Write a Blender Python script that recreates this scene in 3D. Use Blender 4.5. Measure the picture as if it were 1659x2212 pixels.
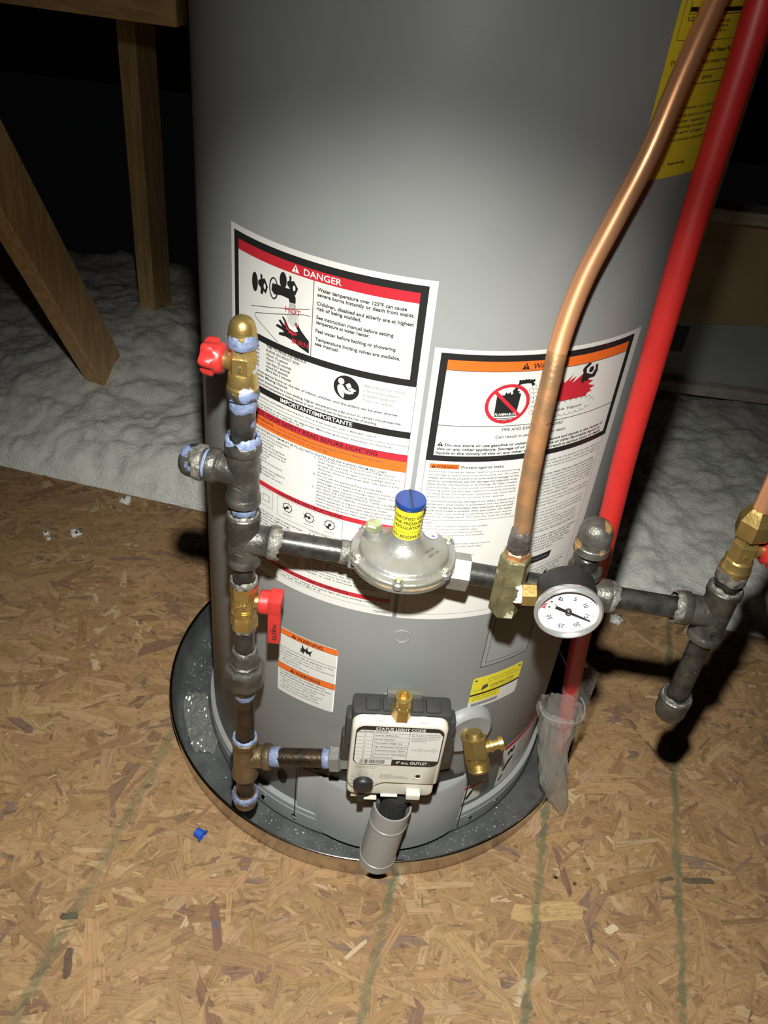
import bpy, bmesh, math, random
from mathutils import Vector, Matrix, noise
from mathutils.geometry import tessellate_polygon
for o in list(bpy.data.objects): bpy.data.objects.remove(o)
scene = bpy.context.scene
COL = scene.collection
PI = math.pi

# ------------------------------------------------------------------ camera, world, light, exposure
cam_d = bpy.data.cameras.new('camera'); cam = bpy.data.objects.new('camera', cam_d); COL.objects.link(cam)
cr = Vector((0.9913, 0.0918, 0.0945)); cu = Vector((-0.1308, 0.6010, 0.7885)); cf = Vector((-0.0156, 0.7940, -0.6077))
cf.normalize(); cr = (cr - cf*cr.dot(cf)).normalized(); cu = cr.cross(cf)
mw = Matrix(((cr.x, cu.x, -cf.x, 0.0), (cr.y, cu.y, -cf.y, -0.8825), (cr.z, cu.z, -cf.z, 1.0273), (0, 0, 0, 1)))
cam.matrix_world = mw
cam_d.sensor_fit = 'VERTICAL'; cam_d.sensor_height = 24.0; cam_d.lens = 24.0*1850.4/2212.0
cam_d.clip_start = 0.02
scene.camera = cam

world = bpy.data.worlds.new('world'); scene.world = world; world.use_nodes = True
world.node_tree.nodes['Background'].inputs[0].default_value = (0.9, 0.95, 1.0, 1)
world.node_tree.nodes['Background'].inputs[1].default_value = 0.0015

# hand-held work light, just above the photographer's phone
ld = bpy.data.lights.new('work_light', 'SPOT'); lamp = bpy.data.objects.new('work_light', ld); COL.objects.link(lamp)
LP = Vector((-0.0115, -0.786, 1.128)); LT = LP+Vector((math.sin(math.radians(-1))*math.cos(math.radians(66)), math.cos(math.radians(-1))*math.cos(math.radians(66)), -math.sin(math.radians(66))))
lamp.location = LP
lamp.rotation_euler = (LT-LP).to_track_quat('-Z', 'Y').to_euler()
ld.energy = 86; ld.spot_size = math.radians(88); ld.spot_blend = 1.0; ld.shadow_soft_size = 0.013
ld.color = (0.985, 0.985, 0.91)

# the same lamp's weak spill outside its beam
sd_ = bpy.data.lights.new('work_light_spill', 'SPOT'); spill = bpy.data.objects.new('work_light_spill', sd_); COL.objects.link(spill)
spill.location = LP; spill.rotation_euler = lamp.rotation_euler
sd_.energy = 7.5; sd_.spot_size = math.radians(165); sd_.spot_blend = 1.0; sd_.shadow_soft_size = 0.013; sd_.color = ld.color

scene.view_settings.view_transform = 'Standard'; scene.view_settings.look = 'None'
scene.view_settings.gamma = 1.0; scene.view_settings.use_curve_mapping = False
scene.view_settings.exposure = 0.0

# ------------------------------------------------------------------ mesh helpers
ORI = {}
class G:
    def __init__(s): s.v = []; s.f = []
    def add(s, vs, fs):
        b = len(s.v); s.v += [tuple(v) for v in vs]; s.f += [tuple(i+b for i in f) for f in fs]
def fin(name, g, mat, parent=None, sharp=35, smooth=True, colors=None):
    org = ORI.get(parent.name, Vector((0, 0, 0))) if parent else Vector((0, 0, 0))
    me = bpy.data.meshes.new(name)
    me.from_pydata([(v[0]-org.x, v[1]-org.y, v[2]-org.z) for v in g.v], [], g.f)
    me.update()
    if smooth:
        me.polygons.foreach_set('use_smooth', [True]*len(me.polygons))
        me.set_sharp_from_angle(angle=math.radians(sharp))
    if mat: me.materials.append(mat)
    o = bpy.data.objects.new(name, me); COL.objects.link(o)
    if parent: o.parent = parent
    ORI[o.name] = org
    return o
def thing(name, label, cat, loc, group=None):
    o = bpy.data.objects.new(name, None); COL.objects.link(o); o.location = loc
    o.empty_display_size = 0.03
    o['label'] = label; o['category'] = cat
    if group: o['group'] = group
    ORI[o.name] = Vector(loc)
    return o
def tag(o, label, cat, group=None, kind=None):
    o['label'] = label; o['category'] = cat
    if group: o['group'] = group
    if kind: o['kind'] = kind
    return o
def frame(d):
    d = Vector(d).normalized()
    a = Vector((0, 0, 1)) if abs(d.z) < 0.9 else Vector((1, 0, 0))
    u = a.cross(d).normalized(); w = d.cross(u)
    return u, w, d
def lathe(g, o, d, prof, n=40, rot=0.0, caps=(True, True), fr=None, jag=None):
    o = Vector(o); u, w, d = fr if fr else frame(d)
    vs = []; rings = []
    for k, (h, r) in enumerate(prof):
        if r < 1e-7:
            rings.append([len(vs)]); vs.append(o+d*h); continue
        ring = []
        for i in range(n):
            a = 2*PI*i/n+rot; hh = h; rr = r
            if jag: hh, rr = jag(k, a, h, r)
            ring.append(len(vs)); vs.append(o+d*hh+(u*math.cos(a)+w*math.sin(a))*rr)
        rings.append(ring)
    fs = []
    for a, b in zip(rings, rings[1:]):
        if len(a) == 1 and len(b) == 1: continue
        for i in range(n):
            j = (i+1) % n
            if len(a) == 1: fs.append((a[0], b[j], b[i])[::-1])
            elif len(b) == 1: fs.append((a[i], a[j], b[0]))
            else: fs.append((a[i], a[j], b[j], b[i]))
    if caps[0] and len(rings[0]) > 1: fs.append(tuple(rings[0][::-1]))
    if caps[1] and len(rings[-1]) > 1: fs.append(tuple(rings[-1]))
    g.add(vs, fs)
def crom(P, k=8):
    P = [Vector(p) for p in P]; out = []
    Q = [P[0]*2-P[1]]+P+[P[-1]*2-P[-2]]
    for i in range(1, len(Q)-2):
        for t in range(k):
            t = t/k; a, b, c, d = Q[i-1:i+3]
            out.append(0.5*((2*b)+(c-a)*t+(2*a-5*b+4*c-d)*t*t+(3*b-a-3*c+d)*t**3))
    out.append(P[-1]); return out
def tube(g, pts, r, n=20, caps=True):
    pts = [Vector(p) for p in pts]; rs = r if isinstance(r, (list, tuple)) else [r]*len(pts)
    u = None; vs = []; fs = []
    for k, p in enumerate(pts):
        d = (pts[min(k+1, len(pts)-1)]-pts[max(k-1, 0)]).normalized()
        if u is None: u, w, _ = frame(d)
        else: u = (u-d*u.dot(d)).normalized(); w = d.cross(u)
        for i in range(n):
            a = 2*PI*i/n; vs.append(p+(u*math.cos(a)+w*math.sin(a))*rs[k])
    for k in range(len(pts)-1):
        for i in range(n):
            j = (i+1) % n; fs.append((k*n+i, k*n+j, (k+1)*n+j, (k+1)*n+i))
    if caps: fs.append(tuple(range(n))[::-1]); fs.append(tuple((len(pts)-1)*n+i for i in range(n)))
    g.add(vs, fs)
def rbox(g, c, half, ax=None, bev=0.002, seg=2):
    bm = bmesh.new(); bmesh.ops.create_cube(bm, size=2.0)
    for v in bm.verts: v.co = Vector((v.co.x*half[0], v.co.y*half[1], v.co.z*half[2]))
    if bev: bmesh.ops.bevel(bm, geom=list(bm.edges), offset=bev, segments=seg, profile=0.6, affect='EDGES')
    X, Y, Z = ax if ax else (Vector((1, 0, 0)), Vector((0, 1, 0)), Vector((0, 0, 1)))
    c = Vector(c); bm.verts.index_update()
    g.add([c+X*v.co.x+Y*v.co.y+Z*v.co.z for v in bm.verts], [tuple(v.index for v in f.verts) for f in bm.faces])
    bm.free()
def prism(g, poly, fn, h0, h1):
    n = len(poly)
    g.add([fn(x, y, h1) for x, y in poly]+[fn(x, y, h0) for x, y in poly],
          [tuple(range(n)), tuple(range(2*n-1, n-1, -1))]+[(i, n+i, n+(i+1) % n, (i+1) % n) for i in range(n)])
def flat(g, poly, fn, off, step=None):
    """fill any polygon; wide triangles are split so that the fill follows a curved surface"""
    ext = max(max(p[0] for p in poly)-min(p[0] for p in poly), max(p[1] for p in poly)-min(p[1] for p in poly))
    step = step or (4.0 if ext > 1.0 else 1.0)
    tri = [[poly[i] for i in t] for t in tessellate_polygon([[Vector((x, y, 0)) for x, y in poly]])]
    vs = []; fs = []
    while tri:
        t = tri.pop(); e = [abs(t[i][0]-t[(i+1) % 3][0]) for i in range(3)]; k = e.index(max(e))
        if e[k] > step:
            a, b, c = t[k], t[(k+1) % 3], t[(k+2) % 3]; m = ((a[0]+b[0])/2, (a[1]+b[1])/2); tri += [[a, m, c], [m, b, c]]; continue
        ar = (t[1][0]-t[0][0])*(t[2][1]-t[0][1])-(t[1][1]-t[0][1])*(t[2][0]-t[0][0])
        if abs(ar) < 1e-14: continue
        n = len(vs); vs += [fn(x, y, off) for x, y in t]; fs.append((n, n+1, n+2) if ar > 0 else (n, n+2, n+1))
    g.add(vs, fs)
def rect(g, x0, x1, y0, y1, fn, off, step=6.0):
    n = max(1, int(abs(x1-x0)/step)); vs = []
    for i in range(n+1):
        x = x0+(x1-x0)*i/n; vs += [fn(x, y0, off), fn(x, y1, off)]
    g.add(vs, [(2*i, 2*i+2, 2*i+3, 2*i+1) for i in range(n)])
def stroke(g, pts, wd, fn, off):
    mx = 3.0 if wd > 0.05 else 1.0; Q = [pts[0]]
    for a, b in zip(pts, pts[1:]):
        m = max(1, int(math.ceil(math.hypot(b[0]-a[0], b[1]-a[1])/mx))); Q += [(a[0]+(b[0]-a[0])*i/m, a[1]+(b[1]-a[1])*i/m) for i in range(1, m+1)]
    pts = Q
    n = len(pts); L = []; R = []
    for i in range(n):
        a = Vector(pts[max(i-1, 0)]); b = Vector(pts[min(i+1, n-1)]); d = (b-a)
        d = d.normalized() if d.length > 0 else Vector((1, 0)); nn = Vector((-d.y, d.x))*wd/2; p = Vector(pts[i])
        L.append(p+nn); R.append(p-nn)
    g.add([fn(p.x, p.y, off) for p in L]+[fn(p.x, p.y, off) for p in R], [(n+i, n+i+1, i+1, i) for i in range(n-1)])
def circ(cx, cy, rx, ry=None, n=32, a0=0, a1=2*PI):
    ry = rx if ry is None else ry
    full = abs(a1-a0-2*PI) < 1e-6
    m = n if full else n+1
    return [(cx+rx*math.cos(a0+(a1-a0)*i/n), cy+ry*math.sin(a0+(a1-a0)*i/n)) for i in range(m)]
def rrect(x0, x1, y0, y1, r, n=6):
    P = []
    for cx, cy, a in ((x1-r, y1-r, 0), (x0+r, y1-r, PI/2), (x0+r, y0+r, PI), (x1-r, y0+r, 1.5*PI)):
        P += [(cx+r*math.cos(a+PI/2*i/n), cy+r*math.sin(a+PI/2*i/n)) for i in range(n+1)]
    return P
_tc = {}
def text_geo(s, bold=0.0, res=2):
    k = (s, bold, res)
    if k in _tc: return _tc[k]
    cu_ = bpy.data.curves.new('lettering', 'FONT'); cu_.body = s; cu_.size = 1.0; cu_.resolution_u = res; cu_.offset = bold
    ob = bpy.data.objects.new('lettering', cu_)
    me = ob.to_mesh()
    vs = [(v.co.x, v.co.y) for v in me.vertices]; fs = [tuple(p.vertices) for p in me.polygons]
    ob.to_mesh_clear(); bpy.data.objects.remove(ob); bpy.data.curves.remove(cu_)
    fl = []
    for f in fs:
        A = sum(vs[f[i]][0]*vs[f[(i+1) % len(f)]][1]-vs[f[(i+1) % len(f)]][0]*vs[f[i]][1] for i in range(len(f)))
        fl.append(f if A >= 0 else f[::-1])
    _tc[k] = (vs, fl); return _tc[k]
_H = [v[1] for v in text_geo('H')[0]]; CAP = max(_H)-min(_H)
def text(g, s, x0, y, cap, fn, off, x1=None, wide=1.0, bold=0.010, align='l', rot=0.0, res=2):
    vs, fs = text_geo(s, bold, res)
    if not vs: return 0
    sy = cap/CAP; mn = min(v[0] for v in vs); mx = max(v[0] for v in vs)
    sx = (x1-x0)/(mx-mn) if x1 is not None else sy*wide
    ox = x0-mn*sx
    if align == 'c': ox = x0-(mn+mx)/2*sx
    if align == 'r': ox = x0-mx*sx
    c, sn = math.cos(rot), math.sin(rot)
    out = []
    for a, b in vs:
        px, py = ox+a*sx, b*sy
        if rot: px, py = x0+(px-x0)*c-(py-cap/2)*sn, (px-x0)*sn+(py-cap/2)*c
        out.append(fn(px, y+py, off))
    g.add(out, fs); return sx

# ------------------------------------------------------------------ materials
def nd(nt, t, **kw):
    n = nt.nodes.new(t)
    for k, v in kw.items():
        if k in ('operation', 'blend_type', 'data_type', 'noise_dimensions', 'attribute_name', 'layer_name', 'wave_type', 'bands_direction', 'wave_profile', 'feature', 'distance'): setattr(n, k, v)
        else: n.inputs[k].default_value = v
    return n
def ramp(nt, fac, stops):
    r = nt.nodes.new('ShaderNodeValToRGB'); e = r.color_ramp.elements
    while len(e) < len(stops): e.new(0.5)
    for el, (p, c) in zip(e, stops): el.position = p; el.color = (*c, 1) if len(c) == 3 else c
    nt.links.new(fac, r.inputs[0]); return r.outputs[0]
def mixc(nt, fac, a, b, mode='MIX'):
    m = nt.nodes.new('ShaderNodeMix'); m.data_type = 'RGBA'; m.blend_type = mode
    for sock, val in ((m.inputs['Factor'], fac), (m.inputs[6], a), (m.inputs[7], b)):
        if hasattr(val, 'default_value') or hasattr(val, 'is_output'): nt.links.new(val, sock)
        elif isinstance(val, (int, float)): sock.default_value = val
        else: sock.default_value = (*val, 1)
    return m.outputs[2]
def M(name, c, rough=0.5, metal=0.0, c2=None, scale=30, lo=0.4, hi=0.6, bump=0.0, bscale=None, spec=None, patch=None, detail=4, stretch=None, rough2=None, coat=0):
    m = bpy.data.materials.new(name); m.use_nodes = True; nt = m.node_tree
    b = nt.nodes['Principled BSDF']; b.inputs['Roughness'].default_value = rough; b.inputs['Metallic'].default_value = metal
    if spec is not None: b.inputs['Specular IOR Level'].default_value = spec
    if coat: b.inputs['Coat Weight'].default_value = coat; b.inputs['Coat Roughness'].default_value = 0.15
    b.inputs['Base Color'].default_value = (*c, 1)
    tc = nt.nodes.new('ShaderNodeTexCoord'); co = tc.outputs['Object']
    if stretch:
        mp = nt.nodes.new('ShaderNodeMapping'); mp.inputs['Scale'].default_value = stretch; nt.links.new(co, mp.inputs[0]); co = mp.outputs[0]
    col = None
    if c2:
        n = nd(nt, 'ShaderNodeTexNoise', Scale=scale, Detail=detail); nt.links.new(co, n.inputs['Vector'])
        col = ramp(nt, n.outputs[0], [(lo, c), (hi, c2)])
        if rough2 is not None:
            mr = nt.nodes.new('ShaderNodeMapRange'); nt.links.new(n.outputs[0], mr.inputs[0])
            mr.inputs[1].default_value = lo; mr.inputs[2].default_value = hi; mr.inputs[3].default_value = rough; mr.inputs[4].default_value = rough2
            nt.links.new(mr.outputs[0], b.inputs['Roughness'])
    if patch:                                   # (colour, noise scale, threshold, roughness): worn or smeared spots
        pc, ps, pt, pr = patch
        n2 = nd(nt, 'ShaderNodeTexNoise', Scale=ps, Detail=5); nt.links.new(co, n2.inputs['Vector'])
        f = ramp(nt, n2.outputs[0], [(pt, (0, 0, 0)), (pt+0.03, (1, 1, 1))])
        col = mixc(nt, f, col if col else c, pc)
        inv = nt.nodes.new('ShaderNodeMapRange'); nt.links.new(f, inv.inputs[0])
        inv.inputs[3].default_value = metal; inv.inputs[4].default_value = 0.0; nt.links.new(inv.outputs[0], b.inputs['Metallic'])
    if col: nt.links.new(col, b.inputs['Base Color'])
    if bump:
        n3 = nd(nt, 'ShaderNodeTexNoise', Scale=bscale or scale*4, Detail=5); nt.links.new(co, n3.inputs['Vector'])
        bp = nd(nt, 'ShaderNodeBump', Strength=bump, Distance=0.002); nt.links.new(n3.outputs[0], bp.inputs['Height'])
        nt.links.new(bp.outputs[0], b.inputs['Normal'])
    return m
DOPE = (0.118, 0.150, 0.255)
m_jacket = M('heater grey enamel', (0.225, 0.232, 0.232), 0.46, c2=(0.24, 0.245, 0.245), scale=9, bump=0.03, bscale=500, spec=0.35)
m_white = M('label white', (0.57, 0.565, 0.54), 0.42)
m_black = M('print black', (0.012, 0.012, 0.012), 0.45)
m_ink = M('small print ink', (0.05, 0.05, 0.05), 0.5)
m_grey_ink = M('grey ink', (0.20, 0.20, 0.20), 0.5)
m_red = M('print red', (0.42, 0.018, 0.030), 0.42)
m_orange = M('print orange', (0.66, 0.12, 0.016), 0.42)
m_white_ink = M('print white', (0.60, 0.60, 0.58), 0.45)
m_yellow = M('sticker yellow', (0.66, 0.57, 0.025), 0.42)
m_guide = M('guide yellow', (0.72, 0.58, 0.03), 0.5)
m_iron = M('malleable iron', (0.060, 0.057, 0.051), 0.40, 0.65, c2=(0.115, 0.108, 0.094), scale=60, bump=0.35, bscale=350)
m_iron_b = M('malleable iron smeared', (0.060, 0.057, 0.051), 0.43, 0.7, c2=(0.115, 0.108, 0.094), scale=60, bump=0.35, bscale=350, patch=(DOPE, 50, 0.555, 0.5))
m_iron_r = M('malleable iron with rust', (0.085, 0.08, 0.07), 0.42, 0.6, c2=(0.16, 0.15, 0.13), scale=60, bump=0.4, bscale=350, patch=((0.24, 0.13, 0.05), 34, 0.60, 0.75))
m_pipe = M('black steel pipe', (0.018, 0.017, 0.016), 0.36, 0.3, c2=(0.04, 0.038, 0.034), scale=70, bump=0.12, bscale=300)
m_pipe_b = M('black steel pipe smeared', (0.018, 0.017, 0.016), 0.38, 0.3, c2=(0.04, 0.038, 0.034), scale=70, bump=0.12, bscale=300, patch=(DOPE, 60, 0.53, 0.5))
m_pipe_g = M('black steel pipe with grey smears', (0.018, 0.017, 0.016), 0.36, 0.3, c2=(0.04, 0.038, 0.034), scale=70, bump=0.12, bscale=300, patch=((0.20, 0.20, 0.20), 60, 0.665, 0.5))
m_rustpipe = M('rusty steel pipe', (0.040, 0.032, 0.024), 0.33, 0.75, c2=(0.075, 0.05, 0.03), scale=70, bump=0.25, bscale=260)
m_bronze = M('browned iron', (0.16, 0.12, 0.07), 0.45, 0.8, c2=(0.25, 0.18, 0.10), scale=60, bump=0.3, bscale=350)
m_thread = M('bare thread steel', (0.24, 0.23, 0.21), 0.32, 0.9, c2=(0.14, 0.13, 0.12), scale=90)
m_dope = M('blue thread sealant', DOPE, 0.45, 0, c2=(0.165, 0.205, 0.32), scale=140, bump=0.8, bscale=220)
m_greydope = M('grey thread sealant', (0.19, 0.182, 0.158), 0.42, 0.3, c2=(0.085, 0.08, 0.07), scale=140, bump=0.9, bscale=240)
m_whitetape = M('white thread tape', (0.75, 0.74, 0.70), 0.55, bump=0.5, bscale=500)
m_brass = M('brass', (0.47, 0.33, 0.115), 0.33, 0.82, c2=(0.38, 0.26, 0.085), scale=40, bump=0.12, bscale=300)
m_brass_b = M('brass smeared', (0.47, 0.33, 0.115), 0.33, 0.82, c2=(0.38, 0.26, 0.085), scale=40, bump=0.15, bscale=300, patch=((0.30, 0.33, 0.45), 48, 0.56, 0.5))
m_oldbrass = M('dull greenish brass', (0.15, 0.132, 0.066), 0.48, 0.6, c2=(0.24, 0.212, 0.115), scale=70, bump=0.5, bscale=260, patch=((0.36, 0.35, 0.26), 45, 0.60, 0.7))
m_copper = M('copper', (0.78, 0.38, 0.20), 0.36, 0.62, c2=(0.68, 0.31, 0.15), scale=14, stretch=(1, 1, 0.3), bump=0.06, bscale=160, rough2=0.36)
m_copper_h = M('heat stained copper', (0.27, 0.155, 0.078), 0.42, 0.55, c2=(0.46, 0.215, 0.09), scale=30, bump=0.2, bscale=200, patch=((0.07, 0.05, 0.04), 26, 0.60, 0.5))
m_char = M('scorched flux', (0.05, 0.042, 0.038), 0.5, 0.3, c2=(0.13, 0.11, 0.10), scale=60, bump=0.7, bscale=200)
m_redplastic = M('red plastic', (0.40, 0.024, 0.022), 0.38, bump=0.06, bscale=300)
m_redpipe = M('red pipe', (0.52, 0.022, 0.020), 0.46, c2=(0.48, 0.02, 0.018), scale=20)
m_alu = M('die cast aluminium', (0.30, 0.30, 0.285), 0.40, 0.65, c2=(0.25, 0.25, 0.235), scale=30, bump=0.25, bscale=260)
m_alu_stain = M('flux stained aluminium', (0.30, 0.30, 0.285), 0.36, 0.6, c2=(0.25, 0.245, 0.20), scale=24, bump=0.25, bscale=260)
m_gasket = M('gasket fibre', (0.33, 0.22, 0.12), 0.8, c2=(0.12, 0.10, 0.08), scale=40)
m_plated = M('zinc plated steel', (0.70, 0.68, 0.58), 0.25, 0.9, c2=(0.62, 0.62, 0.50), scale=40)
m_greenzinc = M('green chromated steel', (0.34, 0.38, 0.22), 0.35, 0.7, c2=(0.46, 0.48, 0.30), scale=90)
m_bluecap = M('blue anodised cap', (0.014, 0.045, 0.20), 0.33, 0.25, bump=0.06, bscale=200)
m_blueplastic = M('blue plastic', (0.012, 0.075, 0.42), 0.45)
m_blackpl = M('black plastic', (0.014, 0.014, 0.014), 0.45, bump=0.1, bscale=200)
m_darkpl = M('charcoal plastic', (0.030, 0.030, 0.030), 0.5, bump=0.1, bscale=120)
m_cream = M('cream plastic', (0.56, 0.535, 0.465), 0.42)
m_chrome = M('polished steel', (0.75, 0.76, 0.78), 0.12, 1.0)
m_dial = M('dial white', (0.78, 0.80, 0.84), 0.5)
m_galv = M('galvanised pan', (0.115, 0.122, 0.122), 0.38, 0.6, c2=(0.165, 0.173, 0.173), scale=26, bump=0.1, bscale=90)
m_rim = M('pan rolled edge', (0.60, 0.59, 0.56), 0.16, 1.0)
m_panwall = M('bare metal pan wall', (0.50, 0.47, 0.42), 0.22, 1.0)
m_pvc = M('grey painted tube', (0.25, 0.25, 0.245), 0.36)
m_wood = M('framing lumber', (0.62, 0.41, 0.19), 0.65, c2=(0.47, 0.29, 0.13), scale=16, stretch=(6, 6, 0.6), bump=0.2, bscale=60)
m_woodx = M('framing lumber lengthwise', (0.62, 0.41, 0.19), 0.65, c2=(0.47, 0.29, 0.13), scale=16, stretch=(0.6, 6, 6), bump=0.2, bscale=60)
m_palewood = M('pale board', (0.55, 0.47, 0.35), 0.7, c2=(0.45, 0.38, 0.27), scale=16, stretch=(0.6, 6, 6))
m_kraft = M('tan paper facing', (0.62, 0.49, 0.27), 0.6, c2=(0.54, 0.42, 0.22), scale=6)
m_duct = M('grey duct board', (0.58, 0.62, 0.62), 0.5, c2=(0.48, 0.52, 0.53), scale=6)
m_ductedge = M('duct board edge', (0.62, 0.56, 0.49), 0.7, c2=(0.52, 0.44, 0.38), scale=30)
m_foil = M('dark sticker', (0.06, 0.06, 0.05), 0.5)
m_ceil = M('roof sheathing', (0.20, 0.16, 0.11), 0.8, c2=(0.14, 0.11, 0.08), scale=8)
def film(name, t, gl, tint, df):
    m = bpy.data.materials.new(name); m.use_nodes = True; nt = m.node_tree; nt.nodes.clear()
    out = nt.nodes.new('ShaderNodeOutputMaterial'); tr = nt.nodes.new('ShaderNodeBsdfTransparent'); tr.inputs[0].default_value = (*tint, 1)
    gs = nt.nodes.new('ShaderNodeBsdfGlossy'); gs.inputs['Roughness'].default_value = 0.14
    d = nt.nodes.new('ShaderNodeBsdfDiffuse'); d.inputs[0].default_value = (0.72, 0.72, 0.68, 1)
    tl = nt.nodes.new('ShaderNodeBsdfTranslucent'); tl.inputs[0].default_value = (0.72, 0.72, 0.68, 1)
    m0 = nt.nodes.new('ShaderNodeMixShader'); m0.inputs[0].default_value = 0.5; nt.links.new(d.outputs[0], m0.inputs[1]); nt.links.new(tl.outputs[0], m0.inputs[2])
    m1 = nt.nodes.new('ShaderNodeMixShader'); m1.inputs[0].default_value = df; nt.links.new(tr.outputs[0], m1.inputs[1]); nt.links.new(m0.outputs[0], m1.inputs[2])
    m2 = nt.nodes.new('ShaderNodeMixShader'); m2.inputs[0].default_value = gl; nt.links.new(m1.outputs[0], m2.inputs[1]); nt.links.new(gs.outputs[0], m2.inputs[2])
    nt.links.new(m2.outputs[0], out.inputs[0]); return m
m_glass = film('clear gauge glass', 0.9, 0.05, (0.98, 0.98, 0.98), 0.0)
m_film = film('clear plastic film', 0.6, 0.09, (0.95, 0.95, 0.94), 0.26)
m_film2 = film('thin clear film', 0.8, 0.10, (0.96, 0.96, 0.95), 0.14)

# ------------------------------------------------------------------ floor: OSB deck
def edge_y(x): return 0.335-0.14*x
def chalk(nt, col):
    """green chalk lines snapped on the deck (flat print, world position)"""
    tc = nt.nodes.new('ShaderNodeTexCoord'); sp = nt.nodes.new('ShaderNodeSeparateXYZ'); nt.links.new(tc.outputs['Object'], sp.inputs[0])
    nz = nd(nt, 'ShaderNodeTexNoise', Scale=55.0, Detail=6.0, Roughness=0.7); nt.links.new(tc.outputs['Object'], nz.inputs['Vector'])
    nb = nd(nt, 'ShaderNodeTexNoise', Scale=7.0, Detail=2.0); nt.links.new(tc.outputs['Object'], nb.inputs['Vector'])
    def mth(op, a, b=None, c=None):
        m = nt.nodes.new('ShaderNodeMath'); m.operation = op
        for i, q in enumerate((a, b, c)):
            if q is None: continue
            if isinstance(q, (int, float)): m.inputs[i].default_value = q
            else: nt.links.new(q, m.inputs[i])
        return m.outputs[0]
    base = mth('SUBTRACT', sp.outputs[0], mth('MULTIPLY', sp.outputs[1], 0.146))
    tot = None
    for x0, w, s in ((-0.2605, 0.0085, 0.62), (0.1005, 0.0066, 0.85), (0.2825, 0.0062, 1.0), (0.4640, 0.0062, 0.95)):
        d = mth('ABSOLUTE', mth('SUBTRACT', base, x0))
        d = mth('ADD', mth('DIVIDE', d, w), mth('MULTIPLY', mth('SUBTRACT', nz.outputs[0], 0.5), 4.2))
        mr = nt.nodes.new('ShaderNodeMapRange'); mr.interpolation_type = 'SMOOTHSTEP'; nt.links.new(d, mr.inputs[0])
        mr.inputs[1].default_value = 0.35; mr.inputs[2].default_value = 1.15; mr.inputs[3].default_value = 0.72*s; mr.inputs[4].default_value = 0.0
        tot = mr.outputs[0] if tot is None else mth('MAXIMUM', tot, mr.outputs[0])
    fade = nt.nodes.new('ShaderNodeMapRange'); nt.links.new(nb.outputs[0], fade.inputs[0])
    fade.inputs[1].default_value = 0.32; fade.inputs[2].default_value = 0.55; fade.inputs[3].default_value = 0.35; fade.inputs[4].default_value = 1.0
    return mixc(nt, mth('MULTIPLY', tot, fade.outputs[0]), col, (0.068, 0.098, 0.055))
def osb_mat(name, attr):
    m = bpy.data.materials.new(name); m.use_nodes = True; nt = m.node_tree; b = nt.nodes['Principled BSDF']
    b.inputs['Roughness'].default_value = 0.62; b.inputs['Specular IOR Level'].default_value = 0.25
    if attr:
        a = nd(nt, 'ShaderNodeAttribute', attribute_name='strand'); col = a.outputs['Color']
        uv = nd(nt, 'ShaderNodeUVMap'); mp = nt.nodes.new('ShaderNodeMapping'); mp.inputs['Scale'].default_value = (25, 420, 1); nt.links.new(uv.outputs[0], mp.inputs[0])
        n = nd(nt, 'ShaderNodeTexNoise', Scale=1.0, Detail=4.0, Roughness=0.65); nt.links.new(mp.outputs[0], n.inputs['Vector'])
        gcol = ramp(nt, n.outputs[0], [(0.30, (0.62, 0.60, 0.57)), (0.50, (1, 1, 1)), (0.72, (1.16, 1.16, 1.14))])
        col = mixc(nt, 1.0, col, gcol, 'MULTIPLY')
        tc = nt.nodes.new('ShaderNodeTexCoord'); n2 = nd(nt, 'ShaderNodeTexNoise', Scale=90.0, Detail=5.0, Roughness=0.7); nt.links.new(tc.outputs['Object'], n2.inputs['Vector'])
        col = mixc(nt, 1.0, col, ramp(nt, n2.outputs[0], [(0.28, (0.6, 0.56, 0.52)), (0.46, (1, 1, 1))]), 'MULTIPLY')
        bp = nd(nt, 'ShaderNodeBump', Strength=0.35, Distance=0.001); nt.links.new(n.outputs[0], bp.inputs['Height']); nt.links.new(bp.outputs[0], b.inputs['Normal'])
    else:
        tc = nt.nodes.new('ShaderNodeTexCoord'); v = nd(nt, 'ShaderNodeTexVoronoi', Scale=38.0)
        mp = nt.nodes.new('ShaderNodeMapping'); mp.inputs['Scale'].default_value = (0.5, 1.6, 1); nt.links.new(tc.outputs['Object'], mp.inputs[0]); nt.links.new(mp.outputs[0], v.inputs['Vector'])
        col = ramp(nt, v.outputs['Color'], [(0.1, (0.20, 0.115, 0.055)), (0.9, (0.35, 0.215, 0.105))])
    nt.links.new(chalk(nt, col), b.inputs['Base Color']); return m
g = G()
xs = [-2.6, 2.6]
top = [(-2.6, -1.7), (2.6, -1.7), (2.6, edge_y(2.6)), (-2.6, edge_y(-2.6))]
prism(g, top, lambda x, y, h: (x, y, h), -0.018, 0.0)
floor = fin('floor', g, osb_mat('OSB deck', False), sharp=20); floor['kind'] = 'structure'
rnd = random.Random(11)
g = G(); cols = []; uvs = []
PAL = [((0.295, 0.180, 0.088), 36), ((0.325, 0.202, 0.102), 24), ((0.265, 0.158, 0.078), 22), ((0.36, 0.238, 0.128), 6), ((0.225, 0.130, 0.068), 8), ((0.185, 0.108, 0.066), 4), ((0.19, 0.122, 0.088), 2), ((0.42, 0.31, 0.19), 1)]
bag = [c for c, w in PAL for _ in range(w)]
nfl = 0
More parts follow.
